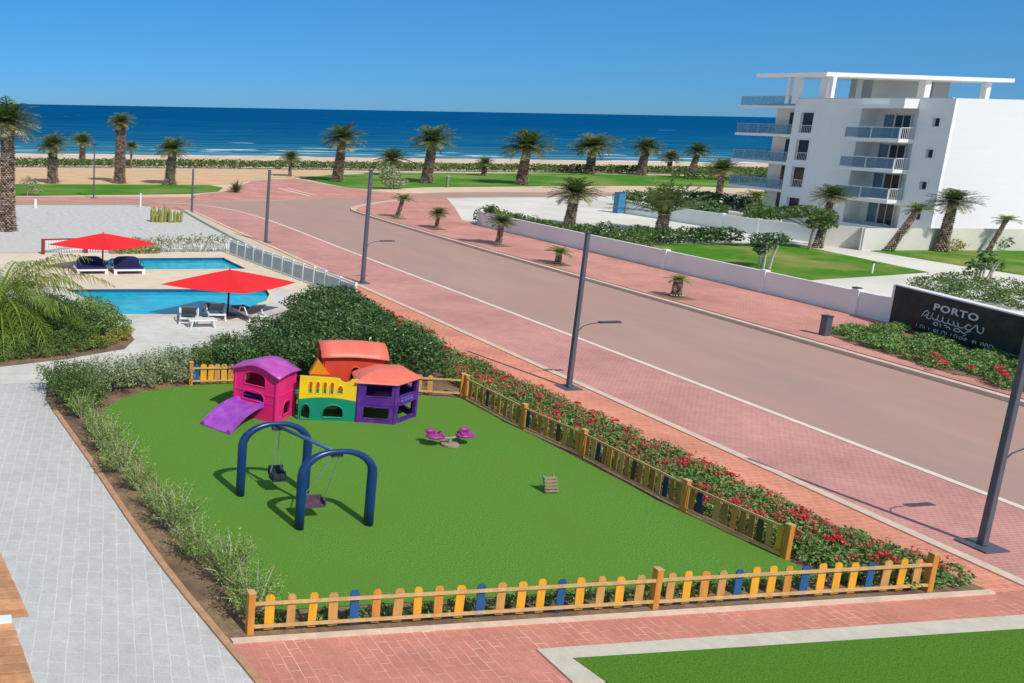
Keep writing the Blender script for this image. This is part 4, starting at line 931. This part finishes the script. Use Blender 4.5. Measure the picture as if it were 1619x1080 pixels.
for px, py in ((68, 402), (136, 400)):
    q = G3(px, py, .02)-sh_.location; MB().box(q.x-.13, q.x+.13, q.y-.13, q.y+.13, 0, 1.15).build('post', 'brownp', sh_, bevel=.02)
MB().beam((0, 0, 1.10), G3(136, 400, .02)-sh_.location+Vector((0, 0, 1.10)), .08, .1).build('top_beam', 'brownp', sh_)
def daybed(px, py, label, W=2.1):
    e = empty('sun_lounger', G3(px, py, .02), label, 'sun lounger', 'sun loungers by the pools')
    mb = MB(); mb.box(-W/2, W/2, 0, .07, .22, .34); mb.box(-W/2, W/2, 1.6, 1.67, .22, .34); mb.box(-W/2, -W/2+.07, .07, 1.6, .22, .34); mb.box(W/2-.07, W/2, .07, 1.6, .22, .34); mb.build('frame', 'whitem', e, bevel=.01)
    for x in (-W/2+.1, W/2-.1):
        for y in (.08, 1.58): MB().box(x-.1, x+.1, y-.07, y+.07, 0, .22).build('leg', 'whitem', e)
    MB().box(-W/2+.08, W/2-.08, .06, 1.55, .34, .44).build('mattress', 'navy', e, bevel=.04)
    mb = MB(); o2 = [(-W*.42, .35), (W*.42, .35)]+[(W*.42*math.cos(a)**.5 if math.cos(a) > 0 else -W*.42*abs(math.cos(a))**.5, .62+.38*math.sin(a)) for a in [math.pi*i/12 for i in range(13)]]
    panel(mb, (0, 1.3), (1, .0), o2, [], .16); mb.build('back_cushion', 'navy', e, bevel=.0)
    for x in (-W/2+.02, W/2-.02): MB().tube([(x, .3, .34), (x, .5, .62), (x, 1.3, .66), (x, 1.5, .4)], .03, 6).build('armrest', 'lampd', e)
daybed(146, 434, 'navy lounger nearer the left, by the far pool with white frame')
daybed(205, 434, 'navy lounger to the right of the parasol pole by the far pool')
def chaise(px, py, rz, label):
    e = empty('sun_lounger', G3(px, py, .02), label, 'sun lounger', 'sun loungers by the pools', rz); e.scale = (1.25, 1.2, 1.1)
    mb = MB(); 
    for s in (-.34, .34): mb.beam((s, -1.0, .32), (s, .95, .32), .06, .09); mb.tube([(s*1.08, -.15, .34), (s*1.12, .0, .6), (s*1.12, .35, .64), (s*1.08, .62, .34)], .03, 6)
    for y in (-1, 0, .93): mb.beam((-.34, y, .32), (.34, y, .32), .06, .08)
    mb.build('frame', 'whitem', e)
    for x in (-.34, .34):
        for y in (-.85, .8): MB().beam((x, y, .3), (x*1.05, y*1.06, 0), .07, .07).build('leg', 'whitem', e)
    MB().beam((0, -1.0, .38), (0, .3, .38), .6, .05).build('seat', 'sling', e); MB().beam((0, .3, .38), (0, .95, .88), .6, .05).build('backrest', 'sling', e)
chaise(298, 506, rad(165), 'white framed lounger at the left under the near red parasol')
chaise(338, 500, rad(172), 'white framed lounger in the middle under the near red parasol')
chaise(392, 503, rad(190), 'white framed lounger at the right of the near parasol pole')
tb = empty('side_table', G3(319, 517, .02), 'low white side table on the paving before the near loungers', 'table')
MB().box(-.72, .72, -.3, .3, .36, .43).build('table_top', 'whitem', tb, bevel=.02)
for x in (-.6, .6):
    for y in (-.22, .22): MB().beam((x*.9, y, .36), (x*1.08, y*1.1, 0), .08, .08).build('leg', 'whitem', tb)

# tiled parapet of the lower storey at the very left
tp = empty('tiled_parapet', (0, 0, 0), 'terracotta tiled parapet at the lower left beside the grey path', 'parapet')
def tiles(name, x1a, y0, y1, z, step, dx):
    mb = MB(); y = y0; i = 0; random.seed(int(z*10))
    while y < y1:
        xr = x1a+dx*(y-y0)/(y1-y0); m = Matrix.Translation((0, y, z+.012*(i % 2)+random.uniform(-.004, .004))) @ Matrix.Rotation(rad(random.uniform(-.5, .5)), 4, 'Z') @ Matrix.Rotation(rad(-1.5), 4, 'X')
        dxs = dx*step/(y1-y0); mb.prism([(-.9, 0), (xr, 0), (xr+dxs, step*.86), (-.9, step*.86)], -.05, 0, m); y += step; i += 1
    return mb.build(name, 'terra', tp, bevel=.006)
tiles('tile_course', 1.08, 12.65, 14.85, 3.0, .17, -.38)
tiles('lower_tile_course', 1.13, 10.2, 12.45, 2.98, .21, -.30)
MB().box(-1.2, .62, 10.2, 14.9, 0, 2.86).build('parapet_wall', 'white', tp)
MB().box(-.8, .80, 12.47, 12.62, 2.86, 3.03).build('white_cap', 'white', tp)

# =================================================================== PLANTS
def bushes(name, polyblobs, dens, leaf, mat, label, cat='shrub', loc=(0, 0), stems=14, group=None, stemmat='wood', part='foliage', z=.05):
    """one shrub mass; blobs in world metres"""
    e = empty(name, (*loc, z), label, cat, group); bl = [((c[0]-loc[0], c[1]-loc[1], c[2]), r) for c, r in polyblobs]
    P = cloud(bl, dens); obj(part, leaf_mesh(part, P, leaf, mat), e)
    mb = MB()
    for i in range(stems):
        c, r = random.choice(bl); a = random.uniform(0, 6.28); x, y = c[0]+r[0]*.7*math.cos(a), c[1]+r[1]*.7*math.sin(a)
        mb.tube([(c[0]+random.uniform(-.2, .2)*r[0], c[1]+random.uniform(-.2, .2)*r[1], 0), ((c[0]+x)/2, (c[1]+y)/2, c[2]*.55), (x, y, c[2])], [.035, .025, .01], 5)
    if stems: mb.build('stems', stemmat, e)
    return e
random.seed(11)
def scatter(poly, n, z, r, h, jit=.25):
    xs = [p[0] for p in poly]; ys = [p[1] for p in poly]; out = []; k = 0
    def inside(x, y):
        c = False; m = len(poly)
        for i in range(m):
            (x1, y1), (x2, y2) = poly[i], poly[(i+1) % m]
            if (y1 > y) != (y2 > y) and x < (x2-x1)*(y-y1)/(y2-y1)+x1: c = not c
        return c
    while len(out) < n and k < 9999:
        k += 1; x, y = random.uniform(min(xs), max(xs)), random.uniform(min(ys), max(ys))
        if inside(x, y) and all((x-o[0][0])**2+(y-o[0][1])**2 > (r*.75)**2 for o in out):
            rr = r*random.uniform(1-jit, 1+jit); out.append(((x, y, z*random.uniform(.8, 1.15)), (rr, rr, h*random.uniform(.8, 1.2))))
    return out
# big dark shrubs behind the playhouse
bushes('large_shrub', scatter([(16.5, 33.2), (19.3, 32.2), (20.0, 35.5), (20.4, 40.5), (17, 40), (15, 36)], 22, .90, 1.25, .7), 150, .14, 'leafd', 'large dark green shrub mass behind the red roofed play house', stems=30, loc=(19.5, 37))
bushes('large_shrub', scatter([(17.0, 40.2), (20.4, 40.0), (21.0, 44.2), (17.8, 43.2)], 12, .88, 1.05, .6), 150, .14, 'leafd', 'dark green shrub at the near end of the pool fence', stems=20, loc=(21, 44))
bushes('large_shrub', scatter([(9.9, 33.4), (16.8, 31.9), (17.0, 36), (14.5, 38.2), (12.5, 36.3)], 24, .75, .95, .6), 160, .13, 'leafd', 'dark green shrub mass behind the pink play tower', stems=24, loc=(13, 35))
# flower bed
fb = empty('flowering_hedge', (22, 23, .05), 'long bed of green leaves dotted with red flower clusters', 'flower bed')
bl = scatter([(21.2, 15.95), (23.7, 15.9), (23.3, 17.5), (23.05, 20), (22.75, 28), (22.2, 35), (21.8, 41), (20.9, 39), (20.5, 35), (20.2, 32.5), (20.15, 30.2), (20.4, 25), (20.8, 20), (21.15, 17)], 270, .20, .42, .21)
P = cloud([((c[0]-22, c[1]-23, c[2]), r) for c, r in bl], 240); obj('foliage', leaf_mesh('foliage', P, .095, 'leaff', .5, .55), fb)
mb = MB()
for c, r in bl[::2]: mb.tube([(c[0]-22, c[1]-23, 0), (c[0]-22+.05, c[1]-23, .45)], .014, 4)
mb.build('stems', 'wood', fb)
def cluster_mesh(n=46, R=.15):
    p = RNG.normal(size=(n, 3)); p /= np.linalg.norm(p, axis=1)[:, None]; p[:, 2] = abs(p[:, 2])*.6; return leaf_mesh('flower_cluster', p*R*RNG.uniform(.7, 1.05, n)[:, None], .085, 'petal', .2, .8)
CL = [cluster_mesh(), cluster_mesh(40, .18), cluster_mesh(30, .12)]
k = 0; random.seed(21)
while k < 100:
    c, r = random.choice(bl)
    if math.sin(c[0]*2.3+c[1]*1.1)+math.sin(c[1]*1.7)+random.uniform(-1.6, 1.6) < -.6: continue
    a = random.uniform(0, 6.28); d = random.uniform(0, .8); o = obj('flower_cluster', CL[k % 3], fb)
    o.location = (c[0]-22+r[0]*d*math.cos(a), c[1]-23+r[1]*d*math.sin(a), c[2]+r[2]*(1.0-.35*d)); s = random.uniform(.6, 1.0); o.scale = (s, s, s); o.rotation_euler = (random.uniform(-.3, .3), random.uniform(-.3, .3), a); k += 1
P = np.array([(c[0]-22+random.uniform(-.4, .4), c[1]-23+random.uniform(-.4, .4), c[2]+r[2]*random.uniform(.75, 1.0)) for c, r in bl for _ in range(3) if math.sin(c[0]*2.3+c[1]*1.1)+math.sin(c[1]*1.7) > -.9])
P = np.repeat(P, 7, 0)+RNG.normal(size=(len(P)*7, 3))*.045
o = obj('small_blossoms', leaf_mesh('small_blossoms', P, .06, 'petal', .3, .8), fb); o['kind'] = 'stuff'
# thin flowering growth further back
bushes('flowering_hedge', scatter([(21.0, 36), (22.0, 36), (21.8, 40), (21.2, 43.5), (20.8, 40)], 14, .5, .6, .4), 170, .12, 'leaff', 'flowering shrub between the big dark shrub and the footway', stems=8, loc=(21.5, 39))
fb2 = bpy.data.objects[bpy.data.objects.find('flowering_hedge.001')] if bpy.data.objects.find('flowering_hedge.001') >= 0 else fb
for i in range(16):
    o = obj('flower_cluster', CL[i % 3], fb2); o.location = (random.uniform(-.5, .5), random.uniform(-3, 2), random.uniform(.75, .9)); o.scale = (1.0,)*3
# low planting along the front fence
P = []
for i in range(46):
    x = 6.5+14.6*i/45+random.uniform(-.1, .1); P.append(((x-6, random.uniform(.35, .65), .12), (.2, .16, .15)))
e = empty('ground_plants', (6, 15.8, .05), 'low dark green plants along the inside of the front picket fence', 'plants', kind='stuff'); o = obj('leaves', leaf_mesh('leaves', cloud(P, 420), .085, 'leaff', .6, .4), e)
P = []
for i in range(40):
    t = i/39; x, y = 19.62+1.0*t+.16, 29.3-11.8*t; P.append(((x-20, y-23, .1), (.12, .16, .1)))
e = empty('ground_plants', (20, 23, .05), 'sparse low plants at the foot of the long side fence', 'plants', kind='stuff'); obj('leaves', leaf_mesh('leaves', cloud(P, 300), .07, 'leafm', .6, .4), e)
# pale shrubs down the left edge: separate plants
SH = [shrub_meshes('s', .85, 1.2, .07, 'leafl', 300, 13, 'stemp', 22), shrub_meshes('s', .8, 1.35, .07, 'leafl', 320, 13, 'stemp', 22), shrub_meshes('s', .95, 1.05, .08, 'leafg', 460, 13, 'stemp', 16)]
SM = [shrub_meshes('s', .85, 1.0, .075, 'leafm', 520, stemmat='wood')]
lbl = ['pale green shrub beside the front left fence post', 'second pale shrub up from the front left fence post', 'third pale shrub up from the front left fence post', 'bushy pale shrub left of the front swing arch',
       'pale shrub just below the level of the swing seats', 'pale shrub level with the rear swing arch', 'pale shrub at the left lawn edge below the slide', 'pale shrub at the left lawn edge beside the slide', 'pale shrub at the bend of the brick edging', 'pale shrub at the upper left corner of the artificial lawn']
ps = [(6.35, 16.75), (6.15, 18.0), (5.85, 19.25), (5.6, 20.5), (5.4, 21.8), (5.15, 23.1), (4.95, 24.5), (4.8, 26.0), (4.6, 27.6), (4.3, 29.2)]
random.seed(5)
for i, (x, y) in enumerate(ps): place_shrub((SM+SH)[(i*2+1) % 3] if i in (6, 8) else SH[i % 2], 'shrub', (x+random.uniform(-.08, .08), y, .05), random.uniform(.70, 1.0), random.uniform(0, 6), lbl[i], group='pale shrubs along the brick edging')
tops = [(4.5, 31.0, 'leftmost shrub of the row at the top of the artificial lawn'), (5.0, 32.4, 'silvery shrub second in the row at the top of the lawn'), (6.1, 33.0, 'silvery shrub third in the row at the top of the lawn'), (7.3, 33.3, 'silvery shrub fourth in the row at the top of the lawn'),
        (8.5, 33.7, 'silvery shrub by the short yellow fence'), (4.2, 32.6, 'green shrub at the corner of the grey path'), (9.6, 34.5, 'green shrub behind the short yellow fence'), (10.9, 35.3, 'green shrub between the poolside path and the play tower'), (12.2, 36.6, 'green shrub where the poolside path widens')]
for i, (x, y, l) in enumerate(tops): place_shrub(SH[2] if i in (1, 2, 3, 4) else SM[0], 'shrub', (x-.05, y-.55, .05), random.uniform(1.2, 1.45), random.uniform(0, 6), l, group='shrubs above the artificial lawn', szz=.85)
# dark litter under the left hedge
# left foreground bed and palm
sheet('left_bed', [(-3, 34.9), (1.6, 35.7), (4.6, 36.6), (7.6, 38.0), (8.4, 39.6), (8.3, 42), (7.4, 44), (5.5, 46), (-3, 47)], .035, 'soil')
LB = [('leafd', [(0, 38, .5), (1.6, 37.4, .45), (3.2, 38.3, .5), (1.5, 39.6, .6), (0, 40, .6), (3.0, 39.6, .6), (.8, 41.5, .7)], 'dark shrub at the foot of the left palm'), ('leafm', [(4.6, 38.4, .45), (5.7, 39.3, .5), (4.2, 40.6, .6), (5.2, 40.6, .6), (3.2, 37.5, .35)], 'mid green shrub in the left bed beside the path'),
      ('leaff', [(6.4, 40.4, .75), (7.2, 41.3, .75), (6.2, 42.2, .85), (7.0, 42.6, .8), (7.5, 40.5, .55)], 'silvery shrub at the pool end of the left bed'), ('leafy', [(6.4, 38.8, .25), (7.6, 39.5, .28), (7.0, 38.9, .22), (7.9, 40.2, .3), (5.8, 38.2, .22)], 'low yellow green plant at the tip of the left bed'),
      ('leafd', [(3.2, 43, .8), (5.0, 43.6, .8), (1.2, 43, .8), (4.2, 42.0, .7), (2.4, 41.6, .7), (5.6, 42.6, .7)], 'dark shrub beside the near pool in the left bed'), ('leafm', [(2.6, 36.8, .26), (.8, 36.3, .24), (4.6, 37.3, .26), (-.6, 36.2, .24), (1.7, 36.5, .24), (3.6, 37.0, .26), (5.6, 37.9, .26), (6.4, 38.3, .2)], 'low green edging plant of the left bed')]
for mt, cs, l in LB: bushes('shrub', [(c, (.95 if c[2] > .4 else .6, .85 if c[2] > .4 else .45, c[2]*.75)) for c in cs], 230, .11 if mt != 'leafg' else .1, mt, l, loc=cs[0][:2], stems=6)
for i in range(3):
    pass
random.seed(77)
pb = Vector((1.9, 39.9, .04)); e = empty('palm_tree', pb, 'yellow green feather palm at the left edge above the dark shrubs', 'palm tree'); trunk_mesh(2.0, .34, .26).build('trunk', 'trunk', e)
q = []; qo = []; 
for i in range(58):
    az = i*2.399+random.uniform(-.15, .15); t = (i+.5)/58; el = rad(58-78*t); L = random.uniform(4.3, 5.6)
    fq = frond_quads(az, el, L, rad(random.uniform(75, 105)), 46, .72, .045, vup=.1, taper=.65); q += fq
c = obj('crown', quad_mesh('crown', np.array(q), 'frondy'), e); c.location = (0, 0, 1.95)
for az, el, L in ((rad(-4), rad(36), 6.0), (rad(38), rad(44), 5.2)): qo += frond_quads(az, el, L, rad(70), 46, .72, .045, vup=.1, taper=.7)
c = obj('amber_fronds', quad_mesh('amber_fronds', np.array(qo), 'frondo'), e); c.location = (0, 0, 1.95)

# far hedge along the beach
bl = []; x = -40.
while x < 175:
    yl = 153.5 if x < 45 else 153.5-(x-45)*.085; bl.append(((x, yl+2.4+random.uniform(-.3, .3), .85), (1.9, 2.0, random.uniform(.65, .8)))); x += 1.9
bushes('beach_hedge', bl, 16, .36, 'leafm', 'long clipped green hedge between the lawns and the beach', 'hedge', loc=(60, 155), stems=0)
bushes('shrub', [((x, y, .7), (3.2, 2.6, .8)) for x, y in [(128+5*i, 137-i*1.5) for i in range(9)]]+[((x, y, .7), (3.2, 2.6, .9)) for x, y in [(134+5*i, 131-i*1.5) for i in range(7)]], 9, .45, 'leafm', 'wide green shrub bank left of the apartment block terraces', loc=(128, 135), stems=0)
# hedges behind the walls
def hedgeline(pts, r, h, dens, leaf, mat, label, name='hedge'):
    bl = []
    for k in range(len(pts)-1):
        a = Vector(pts[k]); b = Vector(pts[k+1]); n = max(1, int((b-a).length/(r*1.1)))
        for i in range(n): p = a+(b-a)*i/n; bl.append(((p.x+random.uniform(-.2, .2)*r, p.y+random.uniform(-.2, .2)*r, h*.5*random.uniform(.85, 1.2)), (r, r, h*.5)))
    return bushes(name, bl, dens, leaf, mat, label, 'hedge', loc=pts[0], stems=10)
hedgeline([(52.2, 80), (51.9, 74), (51.7, 66), (51.7, 61)], .9, 1.75, 40, .24, 'leafm', 'low hedge just behind the long boundary wall')
hedgeline(GP([(925, 380), (985, 386), (1060, 384), (1120, 385), (1180, 386)]), 1.4, 1.35, 40, .26, 'leafd', 'dark green hedge between forecourt and back lawn')
hedgeline([(52.2, 63), (53, 60.5), (54.3, 59)], 1.2, 2.2, 40, .25, 'leafm', 'bushy shrub behind the boundary wall near the back lawn', 'shrub')
hedgeline(GP([(990, 325), (1040, 331), (1100, 342), (1150, 350)]), 1.6, 1.9, 26, .32, 'leafd', 'dark hedge inside the white garden wall')
hedgeline(GP([(1050, 320), (1110, 325), (1165, 331), (1215, 338)]), 1.8, 1.7, 22, .34, 'leafd', 'dark hedge before the apartment block terraces')
hedgeline(GP([(1480, 462), (1540, 474), (1610, 488), (1700, 500)]), 1.5, 1.0, 90, .15, 'leafm', 'broad green hedge behind the marble sign wall')
hedgeline(GP([(1520, 456), (1580, 462), (1650, 470)]), 1.4, .95, 80, .15, 'leafm', 'second green hedge row behind the marble sign wall')
hedgeline(GP([(1318, 388), (1345, 392), (1362, 396)]), .8, .8, 60, .18, 'leafm', 'low shrub at the beige wall left of the leaning palm', 'shrub')
# bed before the sign
bs_ = empty('flowering_hedge', (46.5, 34, .16), 'low green planting with few red flowers before the marble sign', 'flower bed')
bl = scatter([(45.2, 37.6), (49.2, 38), (48.0, 33), (46.5, 27), (43.0, 27), (43.1, 31), (43.6, 35)], 70, .2, .55, .2); P = cloud([((c[0]-46.5, c[1]-34, c[2]), r) for c, r in bl], 200); obj('foliage', leaf_mesh('foliage', P, .12, 'leaff', .45, .55), bs_)
for i, (px, py) in enumerate([(1483, 566), (1492, 574), (1534, 581), (1585, 590), (1580, 583), (1475, 562), (1590, 596)]):
    q = G3(px, py, .6)-Vector((46.5, 34, .16)); o = obj('flower_cluster', CL[i % 3], bs_); o.location = q; o.scale = (1.25,)*3

# ------------------------------------------------------------------- palms
gA = 'date palms along the beach lawns'
P_ = [(12, 365, 157, 118, .62, .50, 'tall thick palm at the left edge of the gravel', 0, 0),
 (83, 290, 211, 62, .85, .60, 'palm nearest the big left palm, on the far left lawn', 0, 0), (130, 258, 209, 46, .7, .5, 'palm behind the slim lamp post on the far left', 0, 0),
 (189, 290, 176, 50, .85, .68, 'tallest palm on the left lawn, with thick trunk', 0, 0), (207, 266, 222, 34, .25, .16, 'small thin palm just right of the tallest left palm', 0, 0),
 (268, 292, 216, 66, .85, .55, 'palm on the left lawn left of the red crossing', .3, 0), (458, 279, 238, 40, .32, .22, 'small palm beside the red crossing', 0, 0),
 (533, 287, 197, 78, .95, .58, 'palm at the left end of the far lawn', .4, 0), (618, 277, 235, 58, .45, .3, 'short spreading palm behind the hedge on the far lawn', 0, 0),
 (674, 289, 200, 78, .98, .58, 'palm left of the small white post on the far lawn', .5, 0), (765, 278, 247, 36, .5, .35, 'very short palm at the far hedge', 0, 0),
 (824, 292, 207, 88, .95, .5, 'wide crowned palm in the middle of the far lawn', .3, 0), (932, 275, 210, 78, .9, .6, 'palm at the hedge right of the lawn middle', 0, 0),
 (1012, 277, 216, 56, .9, .55, 'palm at the hedge, fourth before the apartment block', .6, 0), (1057, 274, 238, 40, .5, .35, 'small palm between two taller ones at the hedge', 0, 0),
 (1090, 282, 225, 46, .65, .42, 'palm leaning right, last tall one before the terraces', 1.0, 0), (1136, 311, 250, 60, .45, .36, 'dark trunked palm in front of the shrub bank by the terraces', 0, 0)]
for i, (x, y, t, w, r0, r1, l, lx, ly) in enumerate(P_): palm(x, y, t, w, r0, r1, l, gA, (lx, ly), seed=i*13)
gB = 'palms in the garden behind the boundary wall'
for i, (x, y, t, w, r0, r1, l, lx, ly, kd) in enumerate([(899, 358, 280, 86, .55, .40, 'broad palm directly behind the boundary wall', .3, 0, 'date'), (1044, 368, 294, 150, .50, .42, 'short palm with upright open fronds behind the wall', .2, 0, 'spiky'),
   (1292, 392, 289, 62, .42, .30, 'palm before the balconies of the apartment block', .6, 0, 'date'), (1405, 397, 316, 50, .40, .26, 'palm leaning right before the apartment block', 2.2, 0, 'yel'), (1487, 398, 296, 72, .55, .36, 'straight palm at the corner of the apartment block', .3, 0, 'date'),
   (1562, 399, 336, 40, .22, .18, 'slender leaning palm before the blank white wall', 1.2, 0, 'yel'), (1187, 362, 297, 48, .4, .3, 'bushy palm by the slatted fence', 0, 0, 'yel')]):
    palm(x, y, t, w, r0, r1, l, gB, (lx, ly), kd, seed=i*7+100)
gC = 'small palms in the red sidewalk'
for i, (x, y, t, w, r0, r1, l, lx, ly, kd) in enumerate([(628, 344, 303, 40, .22, .17, 'small leaning palm at the far end of the red sidewalk', .5, 0, 'yel'), (690, 361, 327, 34, .20, .15, 'smallest palm of the red sidewalk, with short trunk', .1, 0, 'date'),
   (788, 387, 336, 48, .26, .2, 'double crowned palm on the red sidewalk with whitish trunk', .1, 0, 'date'), (882, 417, 387, 44, .20, .16, 'stubby yellow green plant on the red sidewalk beside the wall', 0, 0, 'yel'), (1069, 469, 431, 40, .26, .20, 'stubby cut back plant nearest on the red sidewalk', 0, 0, 'yel')]):
    palm(x, y, t, w, r0, r1, l, gC, (lx, ly), kd, z=.145, seed=i*5+50)
    q = G3(x, y+1, .155); pit = sheet('tree_pit', [(q.x-.75, q.y-.75), (q.x+.75, q.y-.75), (q.x+.75, q.y+.75), (q.x-.75, q.y+.75)], .151, 'soil')
q = G3(788, 387, .145); c = obj('second_crown', CROWN[1], bpy.data.objects[[o.name for o in bpy.data.objects if o.get('label', '').startswith('double crowned')][0]]); c.location = (-.9, .2, 2.7); c.scale = (.8, .8, .75)
# flat-topped tree and odd garden plants
def tree(px, py, h, blobs, label, leaf=.22, mat='leafm', multi=1, name='garden_tree', dens=45, z=.03, tm='wood', r=.14):
    e = empty(name, G3(px, py, z), label, 'tree'); mb = MB()
    for i in range(multi):
        a = 6.28*i/multi; s = .35 if multi > 1 else 0
        mb.tube([(s*math.cos(a), s*math.sin(a), 0), (s*1.3*math.cos(a)+.1, s*math.sin(a), h*.4), (s*2*math.cos(a)+.15, s*1.5*math.sin(a), h*.72)], [r, r*.8, r*.5], 7)
    for c, rr in blobs: mb.tube([(.15, 0, h*.5), ((c[0]+.1)/2, c[1]/2, (h*.6+c[2])/2), c], [r*.5, r*.4, r*.2], 5)
    mb.build('trunk', tm, e); obj('crown', leaf_mesh('crown', cloud(blobs, dens), leaf, mat), e); return e
tree(1279, 394, 3.4, [((-1.0, 0, 3.2), (1.5, 1.2, .6)), ((-3.0, .2, 3.1), (1.5, 1.1, .55)), ((-4.6, .3, 3.0), (1.1, 1., .45)), ((.8, 0, 2.9), (1.2, 1., .6)), ((1.6, .3, 2.2), (.8, .8, .6)), ((.3, 0, 2.2), (.9, .7, .5))], 'flat topped tree spreading left before the apartment block', .26, 'leafm')
tree(1208, 424, 2.5, [((-.8, 0, 2.2), (.8, .7, .45)), ((.5, 0, 2.3), (.9, .7, .4)), ((0, .3, 1.8), (.9, .7, .5)), ((1.2, 0, 2.1), (.5, .5, .35)), ((-.5, 0, 1.4), (.5, .5, .4))], 'many stemmed dark shrub on the back lawn behind the wall', .2, 'leafd', 5, 'garden_tree', 60, r=.09, tm='stemp')
tree(1552, 447, 2.0, [((-.5, 0, 1.4), (.7, .6, .5)), ((.6, 0, 1.3), (.8, .6, .45)), ((0, 0, 1.9), (.5, .5, .4)), ((-.9, 0, .9), (.5, .5, .4))], 'dark spiky shrub behind the hedge of the marble sign', .26, 'leafd', 5, 'garden_tree', 28, r=.08, tm='stemp')
tree(1190, 366, 2.6, [((0, 0, 2.2), (1.2, 1., .7)), ((-.3, 0, 1.4), (1., .9, .6))], 'small round tree beside the slatted fence', .25, 'leafm', 1, 'garden_tree', 40)
tree(45, 309, 2.4, [((0, 0, 1.6), (1.2, 1, .8)), ((.8, 0, .9), (1., 1, .7))], 'thin small tree on the far left footway', .28, 'leafg', 3, 'garden_tree', 16, r=.06)
tree(618, 299, 2.6, [((0, 0, 1.5), (2., 1.4, 1.2)), ((1.2, 0, 1.0), (1.3, 1, .8)), ((-.9, 0, 2.4), (1.2, 1, .8))], 'loose pale shrub at the edge of the far lawn', .42, 'leafg', 4, 'garden_tree', 12, r=.08)
tree(1570, 396, 1.2, [((.9, 0, .7), (.8, .6, .5))], 'low bush beside the slender leaning palm', .2, 'leafm', 2, 'garden_shrub', 40, r=.04)
tree(1505, 396, 1.2, [((0, 0, .5), (1.2, .7, .5))], 'low bush right of the corner palm', .2, 'leafy', 2, 'garden_shrub', 40, r=.04)
e = empty('agave', G3(373, 304, .03), 'spiky round plant at the end of the left lawn', 'plant'); c = obj('leaves', SPIKY[0], e); c.scale = (1.5, 1.5, 1.6); c.location = (0, 0, .1); c = obj('lower_leaves', SPIKY[1], e); c.scale = (1.5, 1.5, 1.2); c.location = (0, 0, .05)
# columnar cactus group on the gravel
e = empty('cactus', G3(262, 351, .02), 'yellow green columnar cactus clump on the gravel', 'cactus'); random.seed(9); mb = MB()
for i in range(22):
    x, y = random.uniform(-1.4, 1.4), random.uniform(-.6, .6); h = random.uniform(.8, 1.9)*(1-.2*abs(x)/1.4); mb.tube([(x, y, 0), (x+random.uniform(-.05, .05), y, h*.8), (x+random.uniform(-.1, .1), y, h)], [.13, .14, .06], 7)
mb.build('stems', 'cactus', e)
# planting along the low white pickets
random.seed(31)
bl = []
for i in range(24):
    x = 12.4+8.2*i/23; bl.append(((x, 64.2+random.uniform(-.2, .2), random.uniform(.7, 1.1)), (.5, .3, random.uniform(.25, .4))))
bushes('shrub', bl, 24, .2, 'leafg', 'straggly climbing plants on the low white picket fence', loc=(16, 64.2), stems=14)
bushes('shrub', [((12.0+i*.7, 63.9, .35), (.6, .45, .4)) for i in range(5)], 60, .2, 'leafy', 'low yellow green plant behind the far parasol', loc=(12.5, 63.9), stems=4)
# =================================================================== CAMERA, LIGHT
cam = bpy.data.cameras.new('camera'); co = bpy.data.objects.new('camera', cam); COL.objects.link(co); S.camera = co
cam.sensor_width = 36; cam.lens = F/1619*36; cam.shift_x = (809.5-PX)/1619; cam.shift_y = -(540-PY)/1619; cam.clip_start = .1; cam.clip_end = 90000
r_, d_, f_ = RM[:, 0], RM[:, 1], RM[:, 2]
mw = Matrix(((r_[0], -d_[0], -f_[0], 0), (r_[1], -d_[1], -f_[1], 0), (r_[2], -d_[2], -f_[2], CH), (0, 0, 0, 1))); co.matrix_world = mw
EL = rad(49); sh = Vector((-.19, .98, 0)).normalized()          # where shadows fall
sd = bpy.data.lights.new('sun', 'SUN'); sd.energy = 3.4; sd.angle = rad(.5); sd.color = (1, .95, .87); so = bpy.data.objects.new('sun', sd); COL.objects.link(so)
ray = Vector((sh.x*math.cos(EL), sh.y*math.cos(EL), -math.sin(EL))); so.rotation_euler = ray.to_track_quat('-Z', 'Y').to_euler(); so.location = (0, 0, 60)
w = bpy.data.worlds.new('World'); S.world = w; w.use_nodes = True; N, L = w.node_tree.nodes, w.node_tree.links
sk = N.new('ShaderNodeTexSky'); sk.sky_type = 'NISHITA'; sk.sun_disc = False; sk.sun_elevation = EL; sk.sun_rotation = math.atan2(-sh.x, -sh.y)
sk.air_density = .8; sk.dust_density = .15; sk.ozone_density = 3.5; sk.altitude = 0
tint = N.new('ShaderNodeMix'); tint.data_type = 'RGBA'; tint.blend_type = 'MULTIPLY'; tint.inputs[0].default_value = 1; L.new(sk.outputs[0], tint.inputs[6])
tc = N.new('ShaderNodeTexCoord'); sx = N.new('ShaderNodeSeparateXYZ'); L.new(tc.outputs['Generated'], sx.inputs[0]); cr = N.new('ShaderNodeValToRGB'); L.new(sx.outputs[2], cr.inputs[0])
e = cr.color_ramp.elements; e[0].position = 0; e[0].color = (.145, .335, .64, 1); e[1].position = .6; e[1].color = (1.38, 1.2, .93, 1)
for ps, c in ((.03, (.13, .335, .64, 1)), (.07, (.135, .37, .61, 1)), (.14, (.15, .43, .66, 1)), (.155, (.16, .44, .66, 1)), (.24, (1.32, 1.2, .94, 1))):
    q = e.new(ps); q.color = c
L.new(cr.outputs[0], tint.inputs[7])
L.new(tint.outputs[2], N['Background'].inputs[0]); N['Background'].inputs[1].default_value = .15
S.view_settings.view_transform = 'Standard'; S.view_settings.look = 'None'; S.view_settings.exposure = .06; S.view_settings.gamma = 1
S.render.engine = 'CYCLES'; S.cycles.max_bounces = 6; S.cycles.transparent_max_bounces = 12
